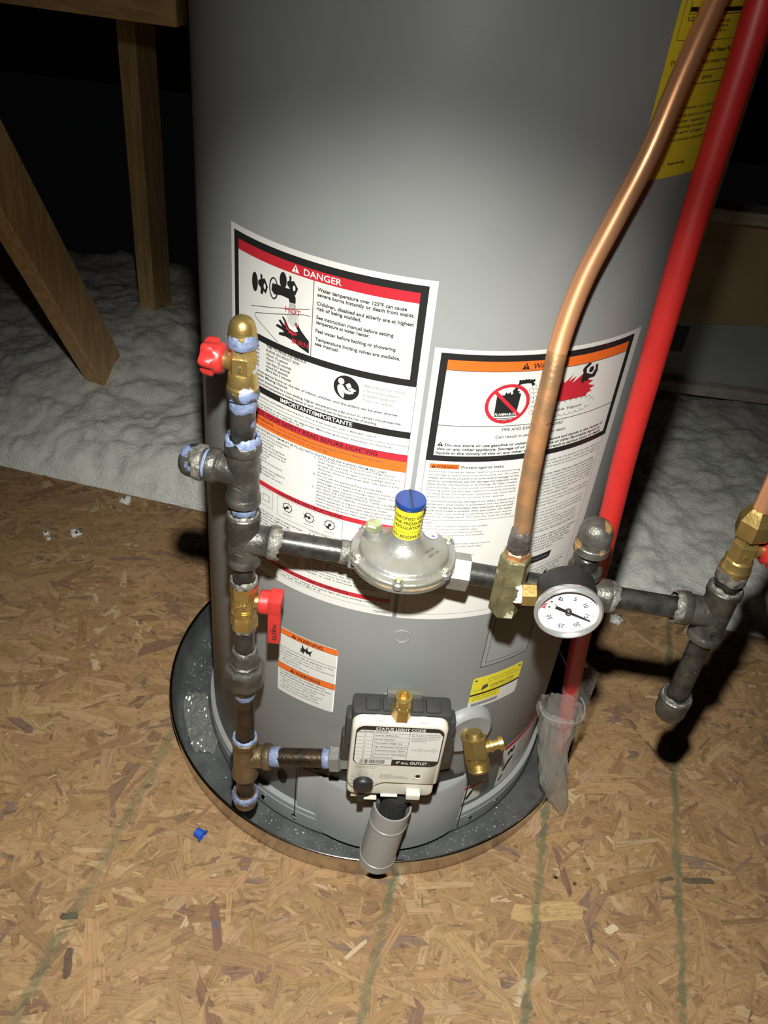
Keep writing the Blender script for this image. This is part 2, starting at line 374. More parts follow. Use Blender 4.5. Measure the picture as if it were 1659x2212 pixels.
while nfl < 17000:
    y = rnd.uniform(-0.66, 0.50); lo = -0.62-(y+0.55)*0.75; hi = 0.74+(y+0.55)*0.45
    x = rnd.uniform(lo, hi)
    if x*x+y*y < 0.255**2 or y > edge_y(x)-0.005: continue
    L = min(0.13, rnd.lognormvariate(math.log(0.036), 0.55)); Wd = L*rnd.choice((0.09, 0.12, 0.16, 0.22, 0.32))
    Wd = max(0.0022, min(0.022, Wd))
    a = rnd.uniform(0, PI) if rnd.random() < 0.62 else rnd.gauss(0.12, 0.42)
    ca, sa = math.cos(a), math.sin(a)
    z0 = rnd.uniform(0.0002, 0.0011); tx, ty = rnd.uniform(-0.006, 0.006), rnd.uniform(-0.015, 0.015)
    k1, k2 = rnd.uniform(-0.5, 0.5)*Wd*1.4, rnd.uniform(-0.5, 0.5)*Wd*1.4
    P = [(-L/2+k1, -Wd/2), (-L*0.2, -Wd/2*rnd.uniform(0.85, 1.12)), (L*0.22, -Wd/2*rnd.uniform(0.85, 1.12)), (L/2+k2, -Wd/2*rnd.uniform(0.5, 1)),
         (L/2+rnd.uniform(-.1, .1)*Wd, 0), (L/2-k2, Wd/2*rnd.uniform(0.5, 1)), (L*0.2, Wd/2*rnd.uniform(0.85, 1.12)), (-L*0.2, Wd/2*rnd.uniform(0.85, 1.12)), (-L/2-k1, Wd/2), (-L/2+rnd.uniform(-.6, .6)*Wd, 0)]
    pts = []
    for px, py in P:
        wx, wy = x+px*ca-py*sa, y+px*sa+py*ca
        if wy > edge_y(wx): wy = edge_y(wx)
        pts.append((wx, wy, max(0.0001, z0+tx*px+ty*py)))
    g.add(pts, [tuple(range(10))])
    c = rnd.choice(bag); k = rnd.uniform(0.90, 1.10); cols.append((c[0]*k, c[1]*k*rnd.uniform(0.97, 1.03), c[2]*k*rnd.uniform(0.93, 1.07)))
    ou, ov = rnd.uniform(0, 50), rnd.uniform(0, 50)
    uvs.append([(px+ou, py+ov) for px, py in P]); nfl += 1
for (x, y, L, Wd, a, c) in ((-0.322, -0.400, 0.022, 0.009, 0.2, (0.10, 0.070, 0.045)), (-0.303, -0.452, 0.036, 0.010, -1.3, (0.12, 0.075, 0.05)), (-0.149, -0.388, 0.060, 0.012, -1.25, (0.17, 0.092, 0.062)), (-0.151, -0.386, 0.010, 0.006, -1.25, (0.10, 0.09, 0.12)),
                           (0.454, -0.243, 0.045, 0.009, 0.12, (0.10, 0.08, 0.05)), (0.412, -0.247, 0.022, 0.005, 0.3, (0.11, 0.08, 0.05)), (0.265, -0.266, 0.0050, 0.0045, 0.4, (0.02, 0.012, 0.008)), (0.289, -0.271, 0.0055, 0.0050, 0.9, (0.10, 0.05, 0.02)), (0.250, -0.314, 0.095, 0.026, 0.22, (0.40, 0.262, 0.12)), (0.312, -0.300, 0.050, 0.014, 1.0, (0.235, 0.14, 0.085)), (0.330, -0.325, 0.018, 0.010, 0.6, (0.48, 0.38, 0.26))):
    ca, sa = math.cos(a), math.sin(a); P = [(-L/2, -Wd*.2), (-L*.3, -Wd*.5), (L*.1, -Wd*.45), (L*.45, -Wd*.5), (L/2, -Wd*.1), (L*.4, Wd*.4), (L*.1, Wd*.5), (-L*.2, Wd*.38), (-L*.4, Wd*.5), (-L*.47, Wd*.1)]
    g.add([(x+px*ca-py*sa, y+px*sa+py*ca, 0.0014+0.00012*len(cols)%0.0007) for px, py in P], [tuple(range(10))]); cols.append(c); uvs.append([(px+x*9, py+y*9) for px, py in P])
fl = fin('osb_strands', g, osb_mat('OSB strands', True), floor, smooth=False); fl['kind'] = 'stuff'
at = fl.data.attributes.new('strand', 'FLOAT_COLOR', 'CORNER'); buf = []
uvl = fl.data.uv_layers.new(name='grain'); ub = []
for c, u in zip(cols, uvs):
    for q in u: buf += [c[0], c[1], c[2], 1.0]; ub += [q[0], q[1]]
at.data.foreach_set('color', buf); uvl.data.foreach_set('uv', ub)

# ------------------------------------------------------------------ blown insulation beyond the deck
def insul_mat():
    m = bpy.data.materials.new('blown insulation'); m.use_nodes = True; nt = m.node_tree; b = nt.nodes['Principled BSDF']
    b.inputs['Roughness'].default_value = 0.95; b.inputs['Specular IOR Level'].default_value = 0.05
    tc = nt.nodes.new('ShaderNodeTexCoord')
    n = nd(nt, 'ShaderNodeTexNoise', Scale=26.0, Detail=8.0, Roughness=0.68); nt.links.new(tc.outputs['Object'], n.inputs['Vector'])
    nt.links.new(ramp(nt, n.outputs[0], [(0.30, (0.62, 0.62, 0.58)), (0.50, (0.84, 0.84, 0.79)), (0.70, (0.92, 0.91, 0.86))]), b.inputs['Base Color'])
    n2 = nd(nt, 'ShaderNodeTexNoise', Scale=170.0, Detail=5.0, Roughness=0.7); nt.links.new(tc.outputs['Object'], n2.inputs['Vector'])
    bp = nd(nt, 'ShaderNodeBump', Strength=0.9, Distance=0.006); nt.links.new(n2.outputs[0], bp.inputs['Height']); nt.links.new(bp.outputs[0], b.inputs['Normal'])
    return m
m_ins = insul_mat()
def ins_h(x, y):
    e = y-edge_y(x)
    t = max(0.0, min(1.0, (e+0.006)/0.03)); t = t*t*(3-2*t)
    p = Vector((x, y, 0.0))
    w1 = Vector((noise.noise(p*9), noise.noise(p*9+Vector((7, 3, 1))), 0))*0.03
    v1 = noise.voronoi((p+w1)*17)[0][0]; v2 = noise.voronoi((p+w1*0.5)*46+Vector((5, 2, 0)))[0][0]
    lump = noise.fractal(p*4.5, 1.0, 2.0, 3)*0.020+(0.35-v1)*0.018+(0.35-v2)*0.0085+noise.noise(p*150)*0.0022
    ee = max(0.0, e); base = 0.012+0.075*(1-math.exp(-ee/0.16))+0.02*min(1.0, ee/0.7)
    base += 0.055*math.exp(-(((x+0.64)/0.20)**2+((y-0.86)/0.22)**2))
    base += 0.030*math.exp(-(((x+0.40)/0.22)**2+((y-0.50)/0.10)**2))
    if x > 0.2: base -= 0.012
    base -= 0.5*max(0.0, ee-0.84)
    return (base+lump)*t+(1-t)*-0.012
g = G()
NX = 560; ys = [0.0]
while ys[-1] < 1.35: ys.append(ys[-1]+0.0052*(1+max(0, ys[-1]-0.5)*2.0))
NY = len(ys); vs = []
for j, e in enumerate(ys):
    for i in range(NX+1):
        x = -1.75+3.3*i/NX
        vs.append((x, edge_y(x)+e+0.0005+(0.006*noise.noise(Vector((x*40, 0, 5))) + 0.003 if j == 0 else 0), ins_h(x, edge_y(x)+e)))
g.add(vs, [(j*(NX+1)+i, j*(NX+1)+i+1, (j+1)*(NX+1)+i+1, (j+1)*(NX+1)+i) for j in range(NY-1) for i in range(NX)])
ins = fin('blown_insulation', g, m_ins, sharp=180)
tag(ins, 'loose grey white blown insulation lying beyond the edge of the wooden deck', 'insulation', kind='stuff')
# tufts of it that fell on the deck
rt = random.Random(4)
tuft_lab = ['white insulation tuft on the deck, largest of those left of the heater', 'white insulation tuft near the left photo edge, upper of the close pair',
            'white insulation tuft near the left photo edge, lower of the close pair', 'small white insulation tuft on the deck close to the heater shadow',
            'white insulation tuft right at the edge of the loose insulation, left of heater', 'small white fluff on the deck under the horizontal gas pipe, behind drip leg']
for k, (x, y, r) in enumerate([(-0.5716, 0.2727, 0.011), (-0.6217, 0.2622, 0.007), (-0.6128, 0.2507, 0.005), (-0.3495, 0.2858, 0.005), (-0.52, 0.385, 0.012), (0.405, 0.235, 0.013)]):
    g = G(); lathe(g, (x, y, 0.0008), (0, 0, 1), [(0, r*0.7), (r*0.35, r), (r*0.7, r*0.75), (r*0.95, r*0.3), (r, 0)], n=14)
    g.v = [(v[0]+rt.uniform(-1, 1)*r*0.28, v[1]+rt.uniform(-1, 1)*r*0.28, max(0.0006, v[2]*rt.uniform(0.5, 1.1))) for v in g.v]
    tag(fin('insulation_tuft', g, m_ins, sharp=180), tuft_lab[k], 'insulation', 'insulation tufts on the deck')

# ------------------------------------------------------------------ attic framing and roof
def member(name, a, b, wx, wd, up, mat, label, cat='beam'):
    a = Vector(a); b = Vector(b); Z = (b-a).normalized(); X = Vector(up); X = (X-Z*X.dot(Z)).normalized(); Y = Z.cross(X)
    g = G(); rbox(g, (a+b)/2, (wx/2, wd/2, (b-a).length/2), (X, Y, Z), 0.0015, 1)
    o = fin(name, g, mat); tag(o, label, cat); return o
ux = Vector((0.990, -0.139, 0))
member('truss_web', (-0.66, 0.775, -0.02), (-0.66, -0.08, 1.31), 0.038, 0.089, ux, m_wood, 'slanting lumber truss web sunk in the insulation at far left')
member('wooden_post', (-0.625, 0.955, -0.02), (-0.625, 0.955, 1.55), 0.038, 0.089, ux, m_wood, 'upright lumber post between the slanting web and the heater')
member('tie_beam', (-2.0, 0.70, 0.835), (-0.400, 0.4755+0.02, 0.846), 0.089, 0.040, (0, 0, 1), m_woodx, 'horizontal lumber beam end at the top left beside the tank')
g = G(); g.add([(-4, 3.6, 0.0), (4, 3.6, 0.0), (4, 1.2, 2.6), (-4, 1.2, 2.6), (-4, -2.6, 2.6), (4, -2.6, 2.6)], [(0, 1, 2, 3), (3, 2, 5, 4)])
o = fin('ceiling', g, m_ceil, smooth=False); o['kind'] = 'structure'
member('wooden_post', (0.535, 0.94, -0.02), (0.535, 0.94, 1.55), 0.038, 0.06, ux, m_palewood, 'brown upright post seen just behind the red pipe at top right')
member('ledge_board', (0.38, 0.945, 0.512), (1.7, 0.945, 0.512), 0.026, 0.06, (0, 0, 1), m_palewood, 'pale narrow horizontal board above the tan paper, right of the red pipe')
# duct box behind, right
D = thing('air_duct', 'grey duct box with tan paper facing and dark sticker, behind the red pipe', 'duct', (1.0, 0.98, 0.1))
g = G(); nx, nz = 40, 14; vs = []
for j in range(nz+1):
    for i in range(nx+1):
        x = 0.36+1.4*i/nx; z = 0.268+0.232*j/nz
        vs.append((x, 0.925+0.05*(j/nz)**2+0.012*noise.noise(Vector((x*5, z*9, 1))), z-0.02*math.sin(x*6)*(1-j/nz)))
g.add(vs, [(j*(nx+1)+i, j*(nx+1)+i+1, (j+1)*(nx+1)+i+1, (j+1)*(nx+1)+i) for j in range(nz) for i in range(nx)])
fin('paper_facing', g, m_kraft, D, sharp=180)
g = G(); rbox(g, (1.06, 1.20, 0.20), (0.70, 0.27, 0.088), None, 0.006, 2); fin('side_panel', g, m_duct, D)
g = G(); rbox(g, (1.06, 1.19, 0.124), (0.71, 0.285, 0.013), None, 0.003, 2); fin('bottom_flange', g, m_ductedge, D)
g = G(); rbox(g, (0.560, 0.9285, 0.232), (0.028, 0.001, 0.030), None, 0.0005, 1); fin('sticker', g, m_foil, D)

# ------------------------------------------------------------------ water heater
HX, HY, HR = 0.003, -0.0133, 0.2398
WH = thing('water_heater', 'tall round grey tank water heater standing in a round metal drain pan', 'water heater', (HX, HY, 0.006))
def J(s, z, off=0.0):
    """millimetres along the jacket (from straight ahead) and height in mm -> metres"""
    a = s/239.8; r = HR+off
    return (HX+r*math.sin(a), HY-r*math.cos(a), z/1000.0)
g = G()
lathe(g, (HX, HY, 0), (0, 0, 1), [(0.047, 0.2385), (0.050, HR), (1.30, HR), (1.318, 0.232), (1.330, 0.20), (1.334, 0)], n=192)
jk = fin('jacket', g, m_jacket, WH, sharp=40)
g = G(); lathe(g, (HX, HY, 0), (0, 0, 1), [(0.006, 0.236), (0.010, 0.2452), (0.014, 0.2462), (0.036, 0.2462), (0.0385, 0.2445), (0.041, 0.2462), (0.046, 0.2455), (0.049, 0.240)], n=160)
fin('base_ring', g, m_jacket, WH, sharp=30)
for s in (-132, -84, 150, 196, 62):
    if s == 62: continue
    g = G(); p = Vector(J(s, 27, 0.0062)); d = Vector((math.sin(s/239.8), -math.cos(s/239.8), 0)); lathe(g, p, d, [(0, 0.0042), (0.0015, 0.0042), (0.0026, 0.003), (0.003, 0)], n=10); fin('screw', g, m_chrome, WH)
# access door in front of the burner
g = G(); n = 28; vs = []
def door_r(s): return max(0.0045, 0.0205-0.0125*((s-38)/86.0)**2)
S0, S1 = -83, 132
for i in range(n+1):
    s = S0+(S1-S0)*i/n; o = door_r(s)
    vs += [J(s, 17, -0.002), J(s, 17, o-0.0015), J(s, 19, o), J(s, 124, o-0.001), J(s, 127, o-0.003), J(s, 127, -0.002)]
fs = [(6*i+k, 6*i+6+k, 6*i+7+k, 6*i+1+k) for i in range(n) for k in range(5)]
fs += [tuple(range(6))[::-1], tuple(6*n+k for k in range(6))]
g.add(vs, fs); fin('access_door', g, m_jacket, WH, sharp=35)
g = G(); vs = []
for i in range(31):
    s = -78+206*i/30; vs += [J(s, 126, 0.0012), J(s, 148 if 3 < i < 28 else 134, 0.0012)]
g.add(vs, [(2*i, 2*i+2, 2*i+3, 2*i+1) for i in range(30)]); fin('door_gap', g, m_blackpl, WH, sharp=180)
for s0_ in (S0-1.8, S1+0.2): fin('door_gap', (lambda g: (rect(g, s0_, s0_+1.6, 16, 128, J, 0.0068), g)[1])(G()), m_blackpl, WH, sharp=180)
g = G(); flat(g, [(x, y) for x, y in circ(-108, 86, 7.5, 13, 20)], J, 0.0012); fin('vent_slot', g, m_blackpl, WH, sharp=180)
# raised emboss ring and faint outlined plate
g = G(); tube(g, [Vector(J(*q, 0.0003)) for q in circ(18.4, 387, 8.5, 8.5, 40)]+[Vector(J(26.9, 387, 0.0003))], 0.0008, 6, False); fin('embossed_ring', g, m_jacket, WH)
g = G(); rect(g, 113, 178, 329, 408, J, 0.0003); pl = fin('clear_plate', g, m_jacket, WH, sharp=180)
g = G()
for a in ((113, 114, 329, 408), (113, 178, 329, 330), (177, 178, 329, 408), (119, 172, 335, 335.6), (119, 119.6, 335, 405)): rect(g, *a, J, 0.0006)
fin('outline', g, m_ink, pl, sharp=180)

# ---- label builder: white sheet + sub-part meshes by ink colour
class Label:
    def __init__(s, name, mat, box, label, fn=J, r=None, off=0.00015):
        s.g = G(); s.fn = fn; s.ink = {}
        if r: flat_grid(s.g, rrect(*box, r), fn, off)
        else: rect(s.g, *box, fn, off)
        s.name = name; s.mat = mat; s.label = label
    def k(s, n):
        if n[0] in ('lettering', 'grey_lettering', 'rule_line', 'barcode', 'black_frame', 'water_print'): return s.ink.setdefault(n, G())
        s.n_ = getattr(s, 'n_', 0)+1; return s.ink.setdefault((n[0], n[1], s.n_), G())
    def done(s, parent):
        o = fin(s.name, s.g, s.mat, parent, sharp=180)
        if s.label: o['label'] = s.label
        for key, gg in s.ink.items():
            if gg.f: fin(key[0], gg, key[1], o, sharp=180)
        return o
def flat_grid(g, poly, fn, off, step=5.0):
    """fill a convex polygon with vertical strips so that it follows the curved jacket"""
    x0 = min(p[0] for p in poly); x1 = max(p[0] for p in poly)
    n = max(1, int((x1-x0)/step)); xs_ = sorted(set([x0+(x1-x0)*i/n for i in range(n+1)]+[p[0] for p in poly])); vs = []
    def span(x):
        ysn = []
        for (ax, ay), (bx, by) in zip(poly, poly[1:]+poly[:1]):
            if abs(ax-bx) < 1e-9:
                if abs(ax-x) < 1e-9: ysn += [ay, by]
            elif min(ax, bx)-1e-9 <= x <= max(ax, bx)+1e-9: ysn.append(ay+(by-ay)*(x-ax)/(bx-ax))
        return min(ysn), max(ysn)
    for x in xs_:
        a, b = span(x); vs += [fn(x, a, off), fn(x, b, off)]
    g.add(vs, [(2*i, 2*i+2, 2*i+3, 2*i+1) for i in range(len(xs_)-1)])
BLK = ('bold_lettering', m_black); INK = ('lettering', m_ink); RED = ('red_lettering', m_red); ORG = ('orange_band', m_orange); WHT = ('white_lettering', m_white_ink); GRY = ('grey_lettering', m_grey_ink); BAN = ('black_band', m_black); LN = ('rule_line', m_ink)
O1, O2, O3 = 0.0003, 0.00045, 0.0006
def frame_(g, x0, x1, y0, y1, w, fn=J, off=O1, w2=None):
    w2 = w2 or w
    rect(g, x0, x1, y1-w2, y1, fn, off); rect(g, x0, x1, y0, y0+w2, fn, off); rect(g, x0, x0+w, y0, y1, fn, off); rect(g, x1-w, x1, y0, y1, fn, off)
def tri_(L, k, x, y, w, h, ink, ex, off=O2):
    flat(L.k(('warning_triangle', ink[1])), [(x, y), (x+w, y), (x+w/2, y+h)], L.fn, off)
    g = L.k(('exclamation_mark', ex[1])); flat(g, [(x+w*.45, y+h*.32), (x+w*.55, y+h*.32), (x+w*.57, y+h*.68), (x+w*.43, y+h*.68)], L.fn, off+0.0001); flat(g, circ(x+w*.5, y+h*.18, w*.065, h*.07, 10), L.fn, off+0.0001)

# ================= left safety label
A = Label('safety_label', m_white, (-192.5, 5.5, 414, 772.5), 'tall white danger label with red bands')
fr_ = A.k(('black_frame', m_black)); frame_(fr_, -187.4, -1.0, 679.3, 767.6, 6.2)
rect(A.k(('red_band', m_red)), -181.2, -7.2, 752.6, 761.4, J, O1)
t = A.k(WHT); text(t, 'DANGER', -105.2, 754.4, 5.2, J, O2, x1=-70.8, bold=0.012, res=4)
tri_(A, 0, -117.2, 754.2, 7.6, 6.4, WHT, RED)
rect(A.k(LN), -95.7, -95.0, 685.5, 752.6, J, O1)
t = A.k(INK)
sx = None
rows = [(745.0, 'Water temperature over 125ºF can cause', -16.2), (740.6, 'severe burns instantly or death from scalds.', -9.6), (733.1, 'Children, disabled and elderly are at highest', -9.2), (728.7, 'risk of being scalded.', -52), (721.1, 'See instruction manual before setting', -24.5),
        (716.7, 'temperature at water heater.', -44), (709.1, 'Feel water before bathing or showering.', -20.8), (701.7, 'Temperature limiting valves are available,', -17.2), (697.3, 'see manual.', -69.5)]
for z, s_, e in rows: text(t, s_, -91.7, z, 3.0, J, O2, x1=e, bold=0.034, res=3)
# tap and scalded hand pictogram
pg = ('pictogram', m_black); p = A.k(pg)
flat(p, circ(-158.6, 731.6, 3.8, 8.6, 24), J, O1)
flat(p, [(-151.8, 741.2), (-149.4, 740.6), (-149.2, 737.2), (-146.5, 738.6), (-142.6, 732.3), (-145.0, 725.3), (-147.8, 727.2), (-148.6, 723.6), (-151.6, 723.8), (-151.0, 728.6), (-154.6, 731.2), (-154.2, 734.6), (-151.4, 736.2)], J, O1)
flat(A.k(('white_detail', m_white)), circ(-146.3, 731.6, 1.3, 2.6, 14), J, O2)
p = A.k(pg); flat(p, circ(-125.8, 743.6, 3.8, 7.2, 24), J, O1)
flat(p, [(-119.4, 750.0), (-117.2, 749.2), (-117.4, 745.6), (-114.6, 746.4), (-110.3, 741.0), (-112.9, 734.6), (-115.6, 736.6), (-116.6, 733), (-119.4, 735.0), (-118.8, 739.0), (-121.6, 741.5), (-121.2, 744.5), (-119.3, 745.4)], J, O1)
flat(A.k(('white_detail', m_white)), circ(-114.2, 740.4, 1.3, 2.5, 14), J, O2)
p = A.k(pg); stroke(p, circ(-135.9, 733.6, 4.4, 9.0, 28)+[(-131.5, 733.6)], 1.3, J, O2)
flat(p, [(-137.4, 737.6), (-131.0, 738.4), (-126.8, 738.0), (-118.0, 738.6), (-114.0, 736.2), (-112.2, 732.5), (-112.2, 727.7), (-118.3, 727.0), (-119.3, 730.0), (-126.6, 730.4), (-135.1, 728.8), (-138.3, 731.5)], J, 0.00052)
w = A.k(('water_print', m_grey_ink))
rw = random.Random(3)
for i in range(11):
    u = i/10.0; x0 = -117.8+5.2*u; x1 = -120.8+12.6*u
    pts = [(x0+(x1-x0)*q/6+rw.uniform(-.25, .25), 726.8-(17.2+3*math.sin(u*PI))*q/6) for q in range(7)]
    stroke(w, pts, 0.42, J, O2)
l = A.k(LN); stroke(l, [(-163.3, 708.5), (-140, 715.2), (-118, 721.4), (-98.3, 727.0)], 0.6, J, O1)
stroke(l, [(-97.8, 721.0), (-104, 720.6), (-130, 712.6), (-156.4, 704.4), (-158.6, 702.8), (-158.2, 700.8), (-155, 698.6), (-130.1, 686.6)], 0.6, J, O1)
text(A.k(RED), 'HOT', -122.4, 718.2, 4.4, J, 0.0007, x1=-106.4, res=4)
p = A.k(pg); flat(p, [(-124.6, 712.4), (-122.0, 709.6), (-118.3, 703.8), (-112.3, 702.0), (-108.8, 703.9), (-112.9, 709.6), (-111.6, 711.0), (-109.8, 710.5), (-105.3, 705.0), (-97.7, 698.5), (-97.2, 687.2), (-106.0, 689.9), (-115.0, 693.6), (-121.0, 694.9), (-129.5, 694.0), (-128.8, 696.6), (-123.6, 698.0), (-125.0, 699.6), (-132.9, 701.0), (-131.3, 703.3), (-125.6, 702.7), (-129.9, 707.2), (-127.7, 708.5), (-123.0, 704.8), (-122.4, 706.4), (-126.2, 711.6)], J, O1)
flat(A.k(RED), [(-123.6, 709.3), (-121.3, 706.0), (-119.0, 702.9), (-112.3, 701.1), (-109.6, 702.0), (-110.4, 699.2), (-112.6, 700.0), (-114.4, 697.6), (-115.6, 699.8), (-118.4, 699.2), (-118.8, 701.6), (-121.6, 702.4), (-120.8, 704.0), (-123.2, 705.4)], J, O2)
flat(A.k(RED), [(-112.4, 709.6), (-110.6, 710.4), (-109.0, 707.6), (-110.6, 706.8)], J, O2)
text(A.k(RED), 'BURN', -114.9, 691.7, 4.2, J, O2, x1=-98.0, bold=0.012, res=4)
# table of scald times, manual icon
for z, a_, b_ in ((677.0, 'WATER', 'TIME TO PRODUCE SERIOUS'), (673.1, 'TEMPERATURE', 'BURNS ON ADULT SKIN'), (669.2, 'Over 150ºF', 'About 1/2 second'), (665.3, '140ºF', 'About 1 1/2 seconds'), (661.4, '130ºF', 'Less than 5 seconds'), (657.5, '125ºF', 'About 30 seconds'), (653.8, '120ºF', 'More than 5 minutes')):
    text(t, a_, -152.2, z, 2.3, J, O2, align='r', wide=0.95, bold=0.026); text(t, b_, -143.5, z, 2.3, J, O2, wide=1.02, bold=0.026)
for z, s_, e in ((649.0, 'Hot water can produce serious burns on the skin of infants, children, and the elderly can be even shorter.', -12.6), (645.2, 'Using Thermostatic Mixing Valves', -118.0), (640.9, 'Setting the water heater thermostat to a low setting, higher temperatures may occur in certain circumstances.', -9.4), (637.0, 'Use temperature limiting valves (temperature limiting valves) at each point-of-use to reduce the risk of scalding', -31)):
    text(t, s_, -184.5, z, 2.2, J, O2, x1=e, bold=0.026)
p = A.k(pg); flat(p, circ(-60.3, 665.9, 11.7, 11.6, 40), J, O1)
wd_ = A.k(('white_detail', m_white)); flat(wd_, circ(-65.2, 671.3, 2.8, 3.0, 20), J, O2)
flat(wd_, [(-68.2, 666.9), (-65.5, 668.3), (-63.2, 667.6), (-60.6, 664.4), (-56.4, 663.3), (-53.4, 663.6), (-53.6, 662.2), (-57.4, 660.6), (-61.4, 660.6), (-62.6, 663.2), (-61.7, 658.6), (-62.4, 655.4), (-65.4, 657.4), (-67.6, 660.8), (-68.4, 664.0)], J, O2)
flat(wd_, [(-61.2, 669.0), (-57.6, 671.4), (-55.4, 668.0), (-59.2, 665.6)], J, O2); flat(wd_, [(-59.0, 665.2), (-55.2, 667.4), (-51.0, 665.4), (-54.9, 663.4)], J, O2)
for z, s_ in ((671.3, 'See manual for more'), (666.6, 'information about'), (662.2, 'preventing burns'), (657.5, 'from hot water.')): text(A.k(GRY), s_, -45.0, z, 2.75, J, O2, wide=1.04, res=3)
rect(A.k(BAN), -187.2, -0.6, 628.3, 634.9, J, O1); text(A.k(WHT), 'IMPORTANT/IMPORTANTE', -125.6, 629.6, 4.1, J, O2, x1=-52.3, bold=0.014, res=3)
for z, s_, e in ((623.6, 'For complete instructions and safety information. For a free manual, call 1-800-821-2017.', -29), (615.9, 'Para instrucciones completas e información de seguridad. Manuales gratuitos, etiquetas, o rótulos en', -14.6), (612.7, 'español puede obtener llamando al 1-800-821-2017', -99.7)): text(t, s_, -184, z, 1.9, J, O2, x1=e)
rect(A.k(LN), -187, -0.6, 620.0, 620.4, J, O1)
rect(A.k(('red_band', m_red)), -187, -0.3, 604.3, 611.2, J, O1); rect(A.k(LN), -187, -0.3, 604.0, 604.5, J, O2); rect(A.k(LN), -187, -0.3, 611.0, 611.4, J, O2)
text(A.k(BLK), 'FOR YOUR SAFETY READ BEFORE LIGHTING', -157.0, 605.7, 4.1, J, O2, x1=-27.3, bold=0.010, res=3)
rect(A.k(ORG), -187, 0.2, 592.5, 604.1, J, O1)
text(A.k(BLK), 'WARNING:', -153.6, 599.4, 2.7, J, O2, x1=-132.5, bold=0.014); text(t, 'If you do not follow these instructions exactly, a fire or explosion may result', -129.5, 599.4, 2.3, J, O2, x1=-21)
tri_(A, 0, -158.6, 599.2, 3.8, 3.2, BLK, ('orange_band', m_orange))
text(t, 'causing property damage, personal injury or loss of life', -166, 595.4, 2.3, J, O2, x1=-73.9)
text(A.k(BLK), 'WARNING: ENTIRE SYSTEM MUST BE FILLED WITH WATER AND AIR PURGED FROM ALL LINES', -168, 588.3, 2.35, J, O2, x1=-17.4, bold=0.008)
lc = ['A. This appliance has a pilot which is lit by a piezo-electric', '    ignition system. Do not open the inner door of the', '    appliance and try to light the pilot by hand.', 'B. BEFORE LIGHTING smell all around the appliance', '    area for gas. Be sure to smell next to the floor because', '    some gas is heavier than air and will settle on the floor', '    WHAT TO DO IF YOU SMELL GAS', '•  Do not try to light any appliance.', '•  Do not touch any electric switch; do not use any', '    phone in your building.', '•  Immediately call your gas supplier from a neighbor’s', '    phone. Follow the gas supplier’s instructions.', '•  If you cannot reach your gas supplier, call the fire']
for i, s_ in enumerate(lc): text(t, s_, -184, 584.6-3.72*i, 2.05, J, O2, wide=1.0)
rc = [('C.', 'Use only your hand to push in or turn the gas control', -9.6), ('', 'knob. Never use tools. If the knob will not push in or turn', -3.8), ('', 'by hand, do not try to repair it, call a qualified service', -8.8), ('', 'technician. Force or attempted repair may result in a fire', -4.3), ('', 'or explosion.', -66.3), ('D.', 'Do not use this appliance if any part has been', -18.3), ('', 'underwater. Immediately contact a qualified installer or', -6.4), ('', 'service agency to replace a flooded water heater. Do not', -2.5), ('', 'attempt to repair the unit! It must be replaced!', -18.7), ('E.', 'DO NOT USE THIS APPLIANCE IF THERE HAS BEEN', -3.5), ('', 'AN IGNITION OF VAPORS. Immediately call a qualified', -4.5), ('', 'service technician to inspect the appliance. Water', -12), ('', 'heaters subjected to a flammable vapors ignition will', -8), ('', 'show a discoloration on the air intake grill and require', -6), ('', 'replacement of the entire water heater.', -30)]
for i, (a_, s_, e) in enumerate(rc):
    z = 585.6-3.72*i
    if a_: text(t, a_, -86.8, z, 2.05, J, O2)
    text(t, s_, -82.4, z, 2.05, J, O2, x1=e)
rect(A.k(('red_band', m_red)), -187, -0.3, 525.4, 530.9, J, O1); text(A.k(BLK), 'LIGHTING INSTRUCTIONS', -126.8, 526.5, 3.4, J, O2, x1=-54.3, bold=0.012)
frame_(A.k(LN), -126.0, -53.3, 500.5, 524.4, 0.35)
frame_(A.k(LN), -170, -132.5, 503, 524.0, 0.35)
for q in ((-166, 508, -150, 521), (-146, 509, -137, 517)): frame_(A.k(LN), q[0], q[2], q[1], q[3], 0.5)
for x, z, an in ((-113.7, 515.4, 215), (-88.6, 514.6, 170), (-66.4, 514.8, 245)):
    l = A.k(BLK); stroke(l, circ(x, z, 5.0, 5.0, 28)+[(x+5.0, z)], 0.8, J, O2); flat(l, circ(x, z, 1.7, 1.7, 12), J, O2)
    for da in range(0, 360, 40): stroke(l, [(x+c*math.cos(math.radians(da)), z+c*math.sin(math.radians(da))) for c in (6.0, 7.0)], 0.5, J, O2)
    a0 = math.radians(an); flat(l, [(x, z)]+[(x+4.6*math.cos(a0+q), z+4.6*math.sin(a0+q)) for q in (-.45, -.2, .1, .4)], J, 0.0005)
    stroke(l, [(x+2.8*math.cos(q), z+2.8*math.sin(q)) for q in (0.2, 1.0, 1.8)], 0.4, J, O2); text(t, 'KNOB POSITION', x, z-9.6, 1.0, J, O2, align='c')
text(t, 'CONTROL KNOB', -78, 498.4, 1.7, J, O2, align='c')
